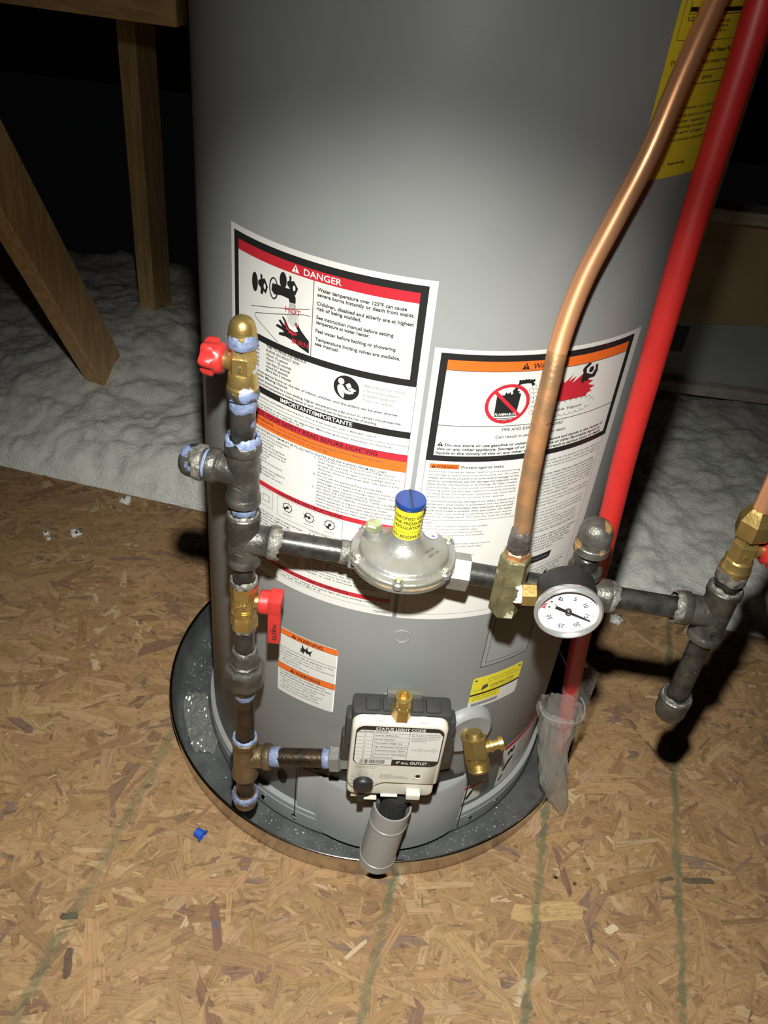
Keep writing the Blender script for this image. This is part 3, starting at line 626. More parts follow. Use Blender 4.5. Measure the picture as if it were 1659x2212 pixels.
for i, (a_, b_) in enumerate((('1. STOP! Read and remember that you need all safety warnings', '6. Remove the outer door and find the knob'), ('    on this label before lighting.', '    and push it in slightly.'), ('2. Set the temperature knob clockwise to OFF position', '7. Push the knob down and turn it to PILOT.'), ('3. Turn off all electric power to the appliance', '8. Hold the knob in all the way down, then push'), ('4. Wait ten minutes to clear out any gas. If you smell', '    the igniter button again and again until the'), ('    gas, STOP! Follow B in the safety information', '    pilot lights. Keep on holding the knob for'), ('5. Find the pilot behind the inner door window', '    about one minute, then release it.'), ('    below the gas control of the water heater', '9. If the pilot goes out, repeat all the steps.'))):
    z = 494.6-3.7*i; text(t, a_, -184, z, 1.95, J, O2, x1=-96 if i % 2 == 0 else -110); text(t, b_, -88, z, 1.95, J, O2, x1=-6 if i % 2 == 0 else -16)
for i in range(6):
    z = 464-3.7*i; text(t, ('If the pilot does not stay lit after several tries, turn the knob', 'clockwise to OFF and call your service technician or gas supplier.', 'Replace the outer door, then turn the knob counter clockwise to', 'the setting you desire. The burner lights when the tank is cold', 'and the status light will blink once every few seconds while', 'the control is working as it should.')[i], -184, z, 1.95, J, O2, x1=-98); text(t, ('Pressing too hard can damage the igniter button', 'and its wires. The window must stay clean so that', 'you can see the pilot flame through the glass.', 'Do not use matches. Do not force the knob.', 'If it will not turn by hand, do not try to', 'repair it, call a service technician.')[i], -90, z, 1.95, J, O2, x1=-12)
rect(A.k(('red_band', m_red)), -187, 1.0, 431.8, 437.2, J, O1); text(A.k(BLK), 'TO TURN OFF GAS TO APPLIANCE', -122, 433.0, 3.4, J, O2, x1=-41.5, bold=0.012)
text(t, '1. Turn the gas control knob clockwise to the "OFF" setting. The status light will stop blinking when the gas', -184, 428.4, 1.95, J, O2, x1=-4); text(t, '    supply is turned off. See Figure A', -150, 425.2, 1.95, J, O2, x1=-71)
rect(A.k(LN), -187, 1.5, 422.8, 423.1, J, O1); text(t, 'T0023271', -15, 417.2, 2.6, J, O2, x1=1.5)
rect(A.k(LN), -0.9, -0.5, 612, 679.5, J, O1); rect(A.k(('red_line', m_red)), 0.0, 0.5, 423, 592.6, J, O1); rect(A.k(LN), -187.3, -186.9, 423, 679.5, J, O1)
A.done(WH)

# ================= right warning label
B = Label('warning_label', m_white, (9.8, 219.2, 413.5, 717.5), 'wide white warning label with black frame and orange band')
frame_(B.k(('black_frame', m_black)), 15.4, 209.3, 608.8, 713.6, 6.2, w2=5.8)
rect(B.k(ORG), 21.6, 203.1, 698.6, 707.8, J, O1); rect(B.k(LN), 21.6, 203.1, 698.3, 698.8, J, O2)
tri_(B, 0, 85.2, 700.3, 7.2, 6.2, BLK, ('orange_band', m_orange)); text(B.k(BLK), 'WARNING', 95.4, 700.4, 4.9, J, O2, x1=129.5, bold=0.016, res=4)
# no flammables sign
p = B.k(('pictogram', m_black))
flat(p, [(68.0, 676.8), (72.0, 676.2), (75.0, 676.4), (75.4, 679.2), (77.6, 677.6), (79.6, 679.4), (80.2, 676.8), (82.2, 677.4), (81.2, 680.2), (83.4, 683.4), (86.0, 682.8), (85.6, 680.2), (88.0, 679.4), (87.2, 677.8), (89.6, 677.2), (88.8, 655.2), (68.6, 655.4)], J, O1)
text(B.k(WHT), 'FLAMMABLES', 69.2, 656.2, 2.5, J, O2, x1=88.4, bold=0.014)
p = B.k(('pictogram', m_black)); stroke(p, [(68.6, 653.6), (88.8, 653.4)], 0.7, J, O1); stroke(p, [(70.6, 652.0), (87.4, 651.8)], 0.6, J, O1)
r_ = B.k(('prohibition_ring', m_red)); stroke(r_, circ(79.0, 667.6, 18.6, 17.8, 60)+[(97.6, 667.6)], 3.1, J, O2); stroke(r_, [(66.0, 679.8), (92.2, 655.2)], 3.1, J, O2)
p = B.k(('hose_print', m_black)); stroke(p, [(84.6, 684.0), (86.8, 687.2), (90, 687.8), (94, 688.0), (97.6, 687.6), (99.8, 684.6)], 2.6, J, O1)
for i in range(6): flat(p, circ(86.4+2.5*i, 689.2+(0.4 if i in (2, 3) else 0), 1.4, 1.4, 10), J, O2)
hz = [(99.4, 684.2), (102.0, 681.0), (103.2, 677.2), (104.2, 673.4), (104.0, 669.6), (105.2, 665.6), (107.0, 661.6), (107.6, 657.4), (106.4, 654.4), (103.4, 655.2), (102.4, 659.4), (101.8, 664.0), (100.8, 668.6), (100.6, 673.2), (99.2, 677.4), (98.2, 681.2)]
l = B.k(LN)
for a_, b_ in zip(hz, hz[1:]):
    m_ = ((a_[0]+b_[0])/2, (a_[1]+b_[1])/2); stroke(l, circ(m_[0], m_[1], 2.1, 2.1, 14, 0, 2*PI)[:9], 0.35, J, O1)
flat(B.k(('flame_print', m_red)), [(120.0, 668.0), (122.0, 676.0), (121.5, 684.0), (126.2, 678.8), (129.4, 686.2), (130.8, 682.6), (139.2, 690.6), (135.2, 683.6), (142.6, 687.9), (139.6, 681.2), (149.6, 688.6), (149.4, 680.6), (154.0, 683.4), (157.6, 681.4), (164.6, 679.0), (159.4, 676.2), (168.4, 673.3), (162.6, 670.8), (166.3, 668.5), (161.4, 667.4), (159.9, 664.6), (129.5, 664.6)], J, O1)
p = B.k(('figure_print', m_black)); flat(p, [(149.5, 689.2), (147.9, 693.0), (149.8, 695.6), (154.0, 698.8), (157.0, 697.2), (152.4, 693.0), (153.6, 688.6), (160.6, 686.0), (163.4, 690.6), (162.2, 694.9), (165.2, 695.4), (166.8, 688.4), (164.8, 682.9), (158.2, 682.5), (155.8, 679.4), (153.6, 681.4), (152.4, 677.6), (150.6, 681.4), (148.6, 680.0)], J, O2); flat(p, circ(158.4, 691.2, 2.8, 3.0, 20), J, O2)
for i, (cx_, cy_) in enumerate([(122, 658), (128, 661.2), (134, 662.2), (140, 662.8), (146, 662.6), (152, 662.8), (158, 662.2), (164, 661.0), (168, 658.0), (166, 654.6), (160, 652.6), (154, 652.0), (148, 651.6), (142, 651.4), (136, 651.4), (130, 651.6)]):
    up_ = cy_ > 657; stroke(l, circ(cx_, cy_, 3.4, 2.4, 12, 0 if up_ else PI, PI if up_ else 2*PI), 0.35, J, O1)
text(B.k(('lettering', m_ink)), 'Flammable Vapors', 112.0, 655.0, 2.9, J, O2, x1=157.4, bold=0.006, res=3)
rect(l, 21.6, 203.1, 645.2, 645.9, J, O1)
t = B.k(INK)
for z, s_, x0, x1 in ((640.6, 'FIRE AND EXPLOSION HAZARD', 78.6, 140.4), (633.1, 'Can result in serious injury or death', 74, 145.0)): text(t, s_, x0, z, 2.9, J, O2, x1=x1, res=3, bold=0.012)
tri_(B, 0, 23.4, 624.6, 5.4, 4.4, BLK, ('white_detail', m_white))
for z, s_, x0, x1 in ((624.8, 'Do not store or use gasoline or other flammable vapors and liquids in the vicinity of', 30.2, 197.0), (620.6, 'this or any other appliance. Storage of or use of gasoline or other flammable vapors or', 23.4, 195.4), (616.3, 'liquids in the vicinity of this or any other appliance may result in serious injury or death.', 23.3, 197.4)): text(t, s_, x0, z, 2.5, J, O2, x1=x1, bold=0.032, res=3)
rect(B.k(ORG), 20, 46.4, 600.7, 605.7, J, O1); tri_(B, 0, 21.6, 601.5, 3.8, 3.3, BLK, ('orange_band', m_orange)); text(B.k(BLK), 'WARNING', 25.8, 601.6, 2.9, J, O2, x1=44.4, bold=0.014, res=3)
text(B.k(BLK), 'Protect against leaks', 48.3, 601.6, 2.6, J, O2, x1=88.0, bold=0.012, res=3)
for i, (s_, x1, bd) in enumerate([('Leaks from the water heater itself or connected plumbing', 105.4, 0), ('can damage property and could cause a fire risk. This water', 105.2, 0), ('heater should be located in an area where leakage of the', 105.4, 0.008), ('tank or connections will not damage the adjacent area,', 105.0, 0.014), ('lower floors, the structure, or furnishings. All water heaters', 105.0, 0.008), ('eventually leak, due to the normal corrosive action of water.', 105.6, 0), ('Plumbing pipes may also leak. Leaks from external plumbing,', 105.8, 0), ('including those from improper installation, may cause early', 106, 0), ('failure of the tank due to corrosion if not repaired.', 95, 0)]):
    text(t, s_, 20.2, 596.7-3.5*i, 1.95, J, O2, x1=x1, bold=bd)
for i, (s_, bd) in enumerate([('To minimize potential damage from leaks, inspect and', 0.006), ('maintain your water heater in accordance with the instruction', 0.008), ('manual, install an automatic leak detection and shutoff', 0.012), ('device, and install a suitable drain pan under the water', 0.010), ('heater. Your local building or plumbing codes may require', 0), ('some or all of these items. The drain pan must be at least', 0)]): text(t, s_, 20.2, 563.7-3.6*i, 1.95, J, O2, x1=106.6, bold=bd)
rect(l, 18.0, 112.5, 542.3, 542.7, J, O1)
lo_ = ['NOTICE', 'This water heater is suitable for combination water (potable)', 'heating and space heating and not suitable for space', 'heating applications only. Do not connect to any heating', 'system or component(s) previously used with a nonpotable', 'water heating appliance.', '', 'Toxic chemicals, such as those used for boiler treatment, must not', 'be introduced into this potable water heater used for space', 'heating.', '', 'Not for use in a Manufactured Home (Mobile Home).', '', 'This unit must be installed in accordance with local', 'codes or, in the absence of local codes, the National Fuel', 'Gas Code.', '', 'Suitable for installation on combustible', 'flooring or in an alcove.', '', 'Use only with the gas shown on the rating plate.', 'For outdoor air supply see the manual.', 'Keep the air intake clear at all times.', 'Drain and flush the tank once a year.', 'Check the relief valve once a year.', 'Do not remove or cover this label.']
for i, s_ in enumerate(lo_):
    if s_: text(t, s_, 20.2, 538.2-3.55*i, 1.9, J, O2, wide=0.93, bold=0.012 if i == 0 else 0)
ro = [(601.0, 'two inches wider than the diameter of the water heater and', 202.1, 0), (597.4, 'piped to an adequate drain. Install the drain pan so', 201.7, 0), (593.8, 'that the level would be limited to a maximum depth of', 202.6, 0), (585.2, 'Inspect the water heater, drain pan, pipes, and surrounding', 198.6, 0.014), (581.6, 'area regularly. Immediately shut the water heater off and', 201.6, 0), (578.0, 'call a qualified repair person if you find that the tank', 202, 0), (574.5, 'or connected or surrounding material have been damp,', 201.4, 0), (571.0, 'wet, or leaks are found. Arrange a qualified', 201.2, 0), (567.4, 'repair. Normal condensation from a water heater', 201.8, 0), (563.6, 'may drip below. This condensate is normal', 201.3, 0), (560.0, 'and needs no immediate repair.', 171, 0), (555.3, 'See the label on the side of the water heater or heat online', 201.4, 0), (551.3, 'for the replacement number of the manufacturer', 202.0, 0), (547.4, 'Use & Care Guide.', 160, 0), (538.4, 'For service in the territory by any list, it is certified by', 198.8, 0), (534.6, 'listed for the requirements of the product safety and', 199.3, 0), (530.6, 'approved for the floor.', 166, 0), (527.0, 'Some localities require installing a thermostatic', 193.5, 0), (523.4, 'mixing valve at the point of use. See the manual', 193.4, 0), (519.6, 'and local codes. USE ONLY LISTED PARTS for', 193.6, 0)]
for z, s_, x1, bd in ro: text(t, s_, 121.0, z, 1.95, J, O2, x1=x1, bold=bd)
for i, s_ in enumerate(['The design certified by listed laboratories for', 'hot water.', 'Clearances: The water heater may be installed', 'at zero clearance from the wall at the rear', 'and sides. Leave room in front for service', 'of the gas control and of the burner door.', 'Install the unit level and on a firm base.', 'Keep it clear of dust and vapors.']): text(t, s_, 121.0, 513.4-3.7*i, 1.9, J, O2, x1=(196, 140, 199, 194, 190, 196, 186, 172)[i])
flat(B.k(('black_logo_box', m_black)), [(140.0, 471.0), (168.0, 471.6), (171.0, 473.0), (172.4, 480.8), (140.0, 480.2)], J, O1)
for i in range(7): stroke(B.k(GRY), [(146+3.2*i, 474.6), (147.6+3.2*i, 477.6)], 0.8, J, O2)
rect(l, 121, 199.5, 542.6, 543.0, J, O1); rect(l, 121, 199.5, 516.4, 516.7, J, O1); rect(l, 121, 200, 466, 466.3, J, O1); rect(l, 205.0, 205.4, 421, 609, J, O1); rect(l, 15.6, 16.0, 421, 609, J, O1); rect(l, 15.6, 205.4, 420.8, 421.1, J, O1)
for i in range(10): text(t, ('Read the Use & Care Guide before operating.', 'The temperature of the water can be set', 'with the knob of the gas control valve.', 'Hot water raises the risk of scald injury.', 'Turn the gas off before any service work.', 'Do not store chemicals near the heater.', 'Do not block the flow of air at the base.', 'Have a trained person check the vent.', 'Replace the anode when it is worn out.', 'Check with the current water heater rules.')[i], 121, 461-3.7*i, 1.9, J, O2, x1=(196, 190, 186, 194, 192, 188, 193, 184, 182, 196)[i])
B.done(WH)

# ================= small double warning label
W_ = Label('small_warning_label', m_white, (-119.6, -46.4, 246.5, 350.0), 'small white label with two orange warning bands', r=3.0)
def band(z0, z1):
    flat_grid(W_.k(ORG), [(-119.5, z0), (-46.5, z0), (-46.5, z1), (-119.5, z1)], J, O1); rect(W_.k(LN), -119.5, -46.5, z0-0.2, z0+0.3, J, O2); rect(W_.k(LN), -119.5, -46.5, z1-0.3, z1+0.2, J, O2)
band(340.9, 349.0); band(285.2, 294.4)
for z, x in ((342.4, 0), (287.0, -0.6)):
    tri_(W_, 0, -102.6+x, z, 6.2, 5.4, BLK, ('orange_band', m_orange)); text(W_.k(BLK), 'WARNING', -95.2+x, z, 4.5, J, O2, x1=-63.8+x, bold=0.016, res=3)
flat(W_.k(('pictogram', m_black)), [(-88.8, 339.8), (-87.0, 334.5), (-84.6, 332.6), (-81.8, 338.6), (-82.0, 333.0), (-79.6, 331.6), (-75.6, 335.3), (-77.8, 330.0), (-77.9, 324.2), (-80.3, 327.8), (-82.6, 327.2), (-85.4, 329.6), (-87.4, 323.6), (-88.4, 327.6), (-91.2, 325.8), (-90.0, 329.4), (-91.3, 330.6), (-89.3, 332.0)], J, O1)
rect(W_.k(LN), -119.4, -46.7, 320.8, 321.4, J, O1)
t = W_.k(INK)
for z, s_, x0, x1, bd in ((316.0, 'To reduce the risk of explosion or fire', -116.5, -50.5, 0.012), (311.6, 'resulting in serious injury or death:', -116.5, -62, 0), (307.2, 'Use a new CSA international approved', -113, -49.5, 0), (302.8, 'gas supply line.', -113, -90, 0), (298.4, 'Install a shut-off valve.', -113, -78, 0), (280.4, 'To reduce the risk of death, serious', -116.5, -58, 0.012), (276.0, 'personal poisoning, explosion, or fire:', -116.5, -51, 0.012), (271.0, 'Do not connect a natural gas water', -113, -57, 0), (266.8, 'heater to an L.P. gas supply', -113, -68, 0), (262.2, 'Do not connect an L.P. gas water', -113, -60, 0), (257.8, 'heater to a natural gas supply', -113, -66, 0), (253.2, 'Do not install in a mobile home', -113, -64.5, 0)): text(t, s_, x0, z, 2.35, J, O2, x1=x1, bold=bd)
for z in (307.6, 298.8, 271.4, 262.6, 253.6): flat(t, circ(-115.4, z+0.9, 0.6, 0.6, 8), J, O2)
W_.done(WH)

# ================= yellow contractor sticker (its square code is left blank)
Y_ = Label('contractor_sticker', m_white, (109.0, 177.9, 258.2, 311.6), 'small yellow and white contractor sticker', r=3.0)
flat_grid(Y_.k(('yellow_field', m_yellow)), rrect(109.1, 177.7, 283.2, 311.4, 2.8), J, O1); flat_grid(Y_.k(('yellow_field', m_yellow)), [(109.2, 270.0), (150.5, 270.0), (150.5, 283.3), (109.2, 283.3)], J, O1)
rect(Y_.k(('black_band', m_black)), 109.0, 177.6, 281.2, 284.2, J, O2)
t = Y_.k(INK)
for x in (113.4, 173.6): flat(Y_.k(('corner_mark', m_ink)), [(x-2, 308.2), (x+2, 307.6), (x+1.2, 305.2), (x-1.6, 305.8)], J, O2)
flat(Y_.k(('emblem', m_ink)), [(122.0, 287.6), (131.0, 291.6), (129.6, 297.4), (123.4, 295.8)], J, O2)
for z, s_, x0, x1, bd, cp in ((303.4, 'TO ORDER PARTS OR SERVICE', 128, 166, 0, 2.1), (299.0, 'for Service please call', 130, 172, 0, 2.1), (289.6, 'CONTRACTOR', 133.4, 167, 0.014, 4.4), (286.0, 'your local licensed dealer', 133.4, 168, 0, 1.6), (277.6, 'Register your heater and', 113.6, 147, 0, 2.0), (273.4, 'keep this number handy', 113.6, 146, 0, 2.0)): text(t, s_, x0, z, cp, J, O2, x1=x1, bold=bd)
text(Y_.k(GRY), 'part 24', 112.6, 289.6, 2.2, J, O2, x1=119.6)
rect(Y_.k(('grey_field', m_grey_ink)), 113, 149, 262.4, 267.4, J, O1)
Y_.done(WH)

# ================= yellow energy label, upper right
E_ = Label('energy_label', m_guide, (149.3, 262, 850.2, 1040), 'large yellow energy label')
t = E_.k(INK)
frame_(E_.k(LN), 154.0, 254, 944.2, 1030, 0.4)
rect(E_.k(BLK), 160.0, 250, 961.9, 964.6, J, O2); rect(E_.k(BLK), 159.6, 160.1, 959.8, 968.0, J, O2); rect(E_.k(LN), 160, 250, 960.4, 960.8, J, O2)
text(E_.k(BLK), '$ 228', 159.9, 956.2, 2.7, J, O2, wide=0.9, res=3)
for i, s_ in enumerate(('Cost range of similar models', 'based on a standard gas use', 'and a national average cost')): text(t, s_, 180, 955.4-2.9*i, 1.9, J, O2, wide=1.0)
text(E_.k(BLK), 'First Hour Rating', 190, 936.6, 2.7, J, O2, x1=239, bold=0.02, res=3); text(E_.k(BLK), '(How much hot water you get', 154.5, 929.4, 2.8, J, O2, x1=240, bold=0.004, res=3); text(E_.k(BLK), 'gallons', 196, 919.4, 2.4, J, O2, x1=209, res=3)
rect(E_.k(LN), 164, 255, 924.5, 924.9, J, O2); rect(E_.k(LN), 164, 255, 916.0, 916.4, J, O2)
t = E_.k(('fine_lettering', m_ink))
for i, s_ in enumerate(('Your cost depends on your utility rates and use', 'Cost range based only on standard models', 'of similar capacity', 'Estimated energy cost based on a national cost', 'per therm of gas', 'For more information see the energy web page 277-555')): text(t, s_, 168+(4 if i % 2 else 0), (899.4, 894.2, 890.0, 886.0, 882.0, 877.0)[i], 1.9, J, O2, x1=(246, 242, 218, 247, 218, 250)[i], bold=0.01)
text(E_.k(BLK), 'ftc.gov/energy', 182.6, 859.6, 2.0, J, O2, x1=206.3, bold=0.02)
E_.done(WH)

# ================= white notice near the base, right
N_ = Label('base_notice', m_white, (193, 300, 53, 140), 'white notice with red band by the base', r=4.0)
rect(N_.k(('red_band', m_red)), 194.5, 299, 130.5, 138.5, J, O1)
p = N_.k(('pictogram', m_black)); flat(p, [(203, 118), (209, 124), (213, 120), (216, 126), (219, 119), (215, 112), (210, 116), (207, 111)], J, O1); p = N_.k(('pictogram', m_black)); flat(p, [(200, 82), (208, 98), (219, 104), (220, 98), (212, 90), (205, 80)], J, O1); p = N_.k(('pictogram', m_black)); flat(p, [(197, 66), (204, 74), (206, 70), (200, 62)], J, O1)
for i in range(6): text(N_.k(INK), 'Combustion air must reach the base', 224, 122-9*i, 3.2, J, O2, x1=288)
N_.done(WH)
N2 = Label('base_notice', m_white, (134, 165, 58, 96), 'small notice right of the access door', r=3.0)
rect(N2.k(('red_band', m_red)), 135, 164, 88, 93, J, O1); flat(N2.k(('pictogram', m_black)), [(140, 66), (146, 80), (152, 84), (150, 76), (144, 64)], J, O1)
N2.done(WH)

# ------------------------------------------------------------------ drain pan
PN = thing('drain_pan', 'round galvanised drain pan under the water heater, dusty inside', 'drain pan', (0, 0, 0.001))
g = G(); lathe(g, (0, 0, 0), (0, 0, 1), [(0.0015, 0.0), (0.0015, 0.292), (0.0035, 0.2960), (0.0405, 0.3005)], n=180, caps=(False, False)); fin('pan_base', g, m_galv, PN, sharp=60)
g = G(); lathe(g, (0, 0, 0), (0, 0, 1), [(0.001, 0.2985), (0.004, 0.3000), (0.038, 0.3030)], n=180, caps=(False, False)); fin('pan_wall', g, m_panwall, PN, sharp=60)
g = G(); lathe(g, (0, 0, 0.0407), (0, 0, 1), [(0.0022*math.sin(t), 0.3028+0.0022*math.cos(t)) for t in [2*PI*i/10 for i in range(11)]], n=180, caps=(False, False)); fin('rolled_rim', g, m_rim, PN, sharp=180)
rs = random.Random(8); g = G()
for k in range(420):
    a = rs.choice((rs.uniform(2.75, 3.75), rs.uniform(2.75, 5.4), rs.uniform(4.4, 5.6))); r = rs.uniform(0.253, 0.286); s = rs.uniform(0.0003, 0.0009)*(1.9 if rs.random() < 0.08 else 1)
    c = Vector((r*math.cos(a), r*math.sin(a), 0.0017)); h = s*rs.uniform(0.5, 1.1); q = rs.uniform(0, 3)
    g.add([c+Vector((s*math.cos(q+i*2.1), s*math.sin(q+i*2.1), 0)) for i in range(3)]+[c+Vector((0, 0, h))], [(0, 1, 3), (1, 2, 3), (2, 0, 3)])
tag(fin('plaster_crumbs', g, M('crumbs', (0.62, 0.61, 0.56), 0.8), sharp=1), 'pale dust crumbs scattered on the floor of the drain pan', 'debris', kind='stuff')

# ------------------------------------------------------------------ pipe fittings
PR = 0.01065
def nipple(parent, a, b, mat, r=PR, thread=(0, 0), name='pipe_nipple'):
    a = Vector(a); b = Vector(b); L = (b-a).length; g = G(); lathe(g, a, b-a, [(0, r), (L*0.33, r), (L*0.66, r), (L, r)], n=36); o = fin(name, g, mat, parent)
    for k, (t0, s) in enumerate(((0, 1), (L, -1))):
        if thread[k]:
            g = G(); pr = []; h = 0
            while h < thread[k]: pr += [(h, r*1.012), (h+0.0007, r*0.955)]; h += 0.0014
            d = (b-a).normalized()*s; lathe(g, a if k == 0 else b, d, [(p, q) for p, q in pr], n=36, caps=(False, False)); fin('thread', g, m_thread, o, sharp=20)
    return o
def dope(parent, o, d, h0, h1, r, seed, mat=m_dope, amp=0.35, bulge=0.0008, name='thread_sealant'):
    rr = random.Random(seed); ph = [rr.uniform(0, 6.3) for _ in range(6)]; L = h1-h0
    def jag(k, a, h, r_):
        w = math.sin(2*a+ph[0])+0.7*math.sin(3*a+ph[1])+0.6*math.sin(5*a+ph[2])+0.45*math.sin(9*a+ph[3])+0.35*math.sin(15*a+ph[4])
        e = {0: 0.25, 1: 0.2, 2: 0.1, 3: 0.5, 4: 1.0}[k]
        return h+w*0.33*amp*L*e, r_+0.00025*math.sin(7*a+ph[5]+k*2)*(1 if 0 < k < 4 else 0)
    g = G(); lathe(g, o, d, [(h0, r-0.0004), (h0+0.1*L, r+bulge), (h0+0.5*L, r+bulge*1.15), (h0+0.9*L, r+bulge*0.8), (h1, r-0.0004)], n=72, jag=jag, caps=(False, False))
    return fin(name, g, mat, parent, sharp=60)
def tee(parent, c, d, b, mat, hl=0.031, bl=0.031, rb=0.0146, rc=0.0158, cw=0.0085):
    c = Vector(c); d = Vector(d).normalized(); b = Vector(b).normalized(); g = G()
    main = [(-hl, PR), (-hl, rc-0.001), (-hl+0.001, rc), (-hl+cw-0.001, rc), (-hl+cw, rc-0.0008), (-hl+cw+0.0015, rb), (hl-cw-0.0015, rb), (hl-cw, rc-0.0008), (hl-cw+0.001, rc), (hl-0.001, rc), (hl, rc-0.001), (hl, PR)]
    lathe(g, c, d, main, n=48)
    lathe(g, c, b, [(0, rb*0.99), (0.010, rb*0.985), (0.0155, rb*0.96), (bl-cw-0.001, rb*0.97), (bl-cw, rc-0.0006), (bl-cw+0.001, rc), (bl-0.001, rc), (bl, rc-0.001), (bl, PR)], n=48)
    o = fin('pipe_tee', g, mat, parent, sharp=40); return o
def emboss(parent, s, c, r, z, size, mat, rot=0.0):
    """raised cast letters on the front of an upright fitting"""
    c = Vector(c); g = G()
    def fn(x, y, off): a = x/r; return (c.x+(r+off)*math.sin(a), c.y-(r+off)*math.cos(a), z+y)
    text(g, s, 0, -size/2, size, fn, 0.0013, align='c', bold=0.02, rot=rot, res=3)
    g2 = G(); n = len(g.v); back = [(c.x+(x-c.x)*0.93, c.y+(y-c.y)*0.93, zz) for x, y, zz in g.v]
    edges = {}
    for f in g.f:
        for i in range(len(f)): edges[(f[i], f[(i+1) % len(f)])] = 1
    side = [(a, a+n, b_+n, b_) for (a, b_) in edges if (b_, a) not in edges]
    g2.add(list(g.v)+back, list(g.f)+side); fin('cast_lettering', g2, mat, parent, sharp=20)
def cap(parent, o, d, mat, L=0.024, r=0.0158, name='pipe_cap', dome=0.6):
    g = G(); lathe(g, o, d, [(0, PR), (0, r-0.001), (0.001, r), (0.008, r), (0.009, r*0.955), (L*0.62, r*0.95), (L*0.78, r*0.86), (L*0.90, r*0.66), (L*0.97, r*0.38), (L, 0)], n=48); return fin(name, g, mat, parent, sharp=35)
LX, LY = -0.1382, -0.2781; UP = (0, 0, 1); DN = (0, 0, -1)
def run(x, dz=0.0): return Vector((x, -0.2746+0.026*x, 0.5073-0.066*x+dz))
RD = (run(0.3)-run(-0.1)).normalized()
GP = thing('gas_pipe', 'upright black iron gas pipe column with blue sealant, left of the tank front', 'gas pipe', (LX, LY, 0.084))
# upper nipple, upper tee with capped side outlet
nipple(GP, (LX, LY, 0.610), (LX, LY, 0.672), m_pipe_b)
dope(GP, (LX, LY, 0), UP, 0.6515, 0.6675, PR, 1, amp=0.45)
t1 = tee(GP, (LX, LY, 0.5880), UP, (-1, 0.13, 0.03), m_iron, hl=0.0325, bl=0.0315, rb=0.0142, rc=0.0157); emboss(t1, '1/2', (LX, LY, 0), 0.0142, 0.586, 0.0075, m_iron, rot=1.2)
dope(t1, (LX, LY, 0), UP, 0.6155, 0.6265, 0.0128, 2, amp=0.35, bulge=0.0022); dope(t1, (LX, LY, 0), UP, 0.6105, 0.6200, 0.0157, 3, amp=0.7, bulge=0.0004, mat=m_iron_b)
bd = Vector((-1, 0.13, 0.03)).normalized(); bo = Vector((LX, LY, 0.5880))
dope(GP, bo, bd, 0.0285, 0.0360, 0.0128, 5, amp=0.25, bulge=0.0006)
cap(GP, bo+bd*0.0345, bd, m_iron_b, L=0.024, r=0.0158); dope(GP, bo, bd, 0.0350, 0.0440, 0.0158, 6, mat=m_greydope, amp=0.4, bulge=0.0005)
# close nipple, middle tee with branch to the regulator
nipple(GP, (LX, LY, 0.535), (LX, LY, 0.565), m_pipe_b); dope(GP, (LX, LY, 0), UP, 0.5440, 0.5560, PR, 7, amp=0.5)
t2 = tee(GP, (LX, LY, 0.5135), UP, RD, m_iron, hl=0.0295, bl=0.0315, rb=0.0149, rc=0.0159); emboss(t2, '1/2', (LX, LY, 0), 0.0149, 0.512, 0.0075, m_iron, rot=1.3)
dope(t2, (LX, LY, 0), UP, 0.5375, 0.5445, 0.0125, 8, mat=m_greydope, amp=0.3, bulge=0.0016)
dope(t2, (LX, LY, 0.5135), RD, 0.0235, 0.0350, 0.0150, 9, mat=m_greydope, amp=0.35, bulge=0.0014)
nipple(GP, run(-0.112), run(-0.036), m_pipe_g, thread=(0, 0.006)); dope(GP, run(-0.112), RD, 0.0005, 0.008, PR, 10, mat=m_greydope, amp=0.5, bulge=0.0012); dope(GP, run(-0.036), RD, -0.012, -0.002, PR, 11, mat=m_greydope, amp=0.5, bulge=0.0009)
nipple(GP, (LX, LY, 0.452), (LX, LY, 0.490), m_pipe, thread=(0, 0.012))
# nipple, union, nipple, lower tee, drip leg
nipple(GP, (LX, LY, 0.345), (LX, LY, 0.402), m_pipe_g)
un = fin('pipe_union', (lambda g: (lathe(g, (LX, LY, 0), UP, [(0.339, 0.0165), (0.345, 0.0160), (0.3465, 0.0145), (0.360, 0.0142), (0.3615, 0.0135), (0.3615, PR)], n=8, rot=0.39, caps=(False, True)), lathe(g, (LX, LY, 0), UP, [(0.300, 0.0120), (0.305, 0.0135), (0.320, 0.0150)], n=40), g)[-1])(G()), m_iron, GP)
g = G(); lathe(g, (LX, LY, 0), UP, [(0.314, 0.0150), (0.314, 0.0198), (0.316, 0.0214), (0.338, 0.0218), (0.3405, 0.0204), (0.3415, 0.0165)], n=8, rot=0.39); fin('union_nut', g, m_iron, un, sharp=20)
dope(un, (LX, LY, 0), UP, 0.3595, 0.3665, 0.0112, 12, mat=m_greydope, amp=0.3, bulge=0.0010)
nipple(GP, (LX, LY, 0.205), (LX, LY, 0.308), m_rustpipe); dope(GP, (LX, LY, 0), UP, 0.2900, 0.3050, PR, 13, amp=0.45, bulge=0.0007)
VA = Vector((1, 0.0, 0.17)).normalized()
t3 = tee(GP, (LX, LY, 0.1850), UP, VA, m_bronze, hl=0.0345, bl=0.0310, rb=0.0140, rc=0.0155)
dope(t3, (LX, LY, 0), UP, 0.2165, 0.2225, 0.0118, 14, amp=0.3, bulge=0.0022)
dope(GP, (LX, LY, 0.185), VA, 0.0300, 0.0420, PR, 15, amp=0.25, bulge=0.0010)
VI = Vector((LX, LY, 0.185))
nipple(GP, VI+VA*0.025, VI+VA*0.103, m_rustpipe); dope(GP, VI, VA, 0.0915, 0.1010, PR, 16, amp=0.25, bulge=0.0010)
nipple(GP, (LX, LY, 0.105), (LX, LY, 0.157), m_rustpipe)
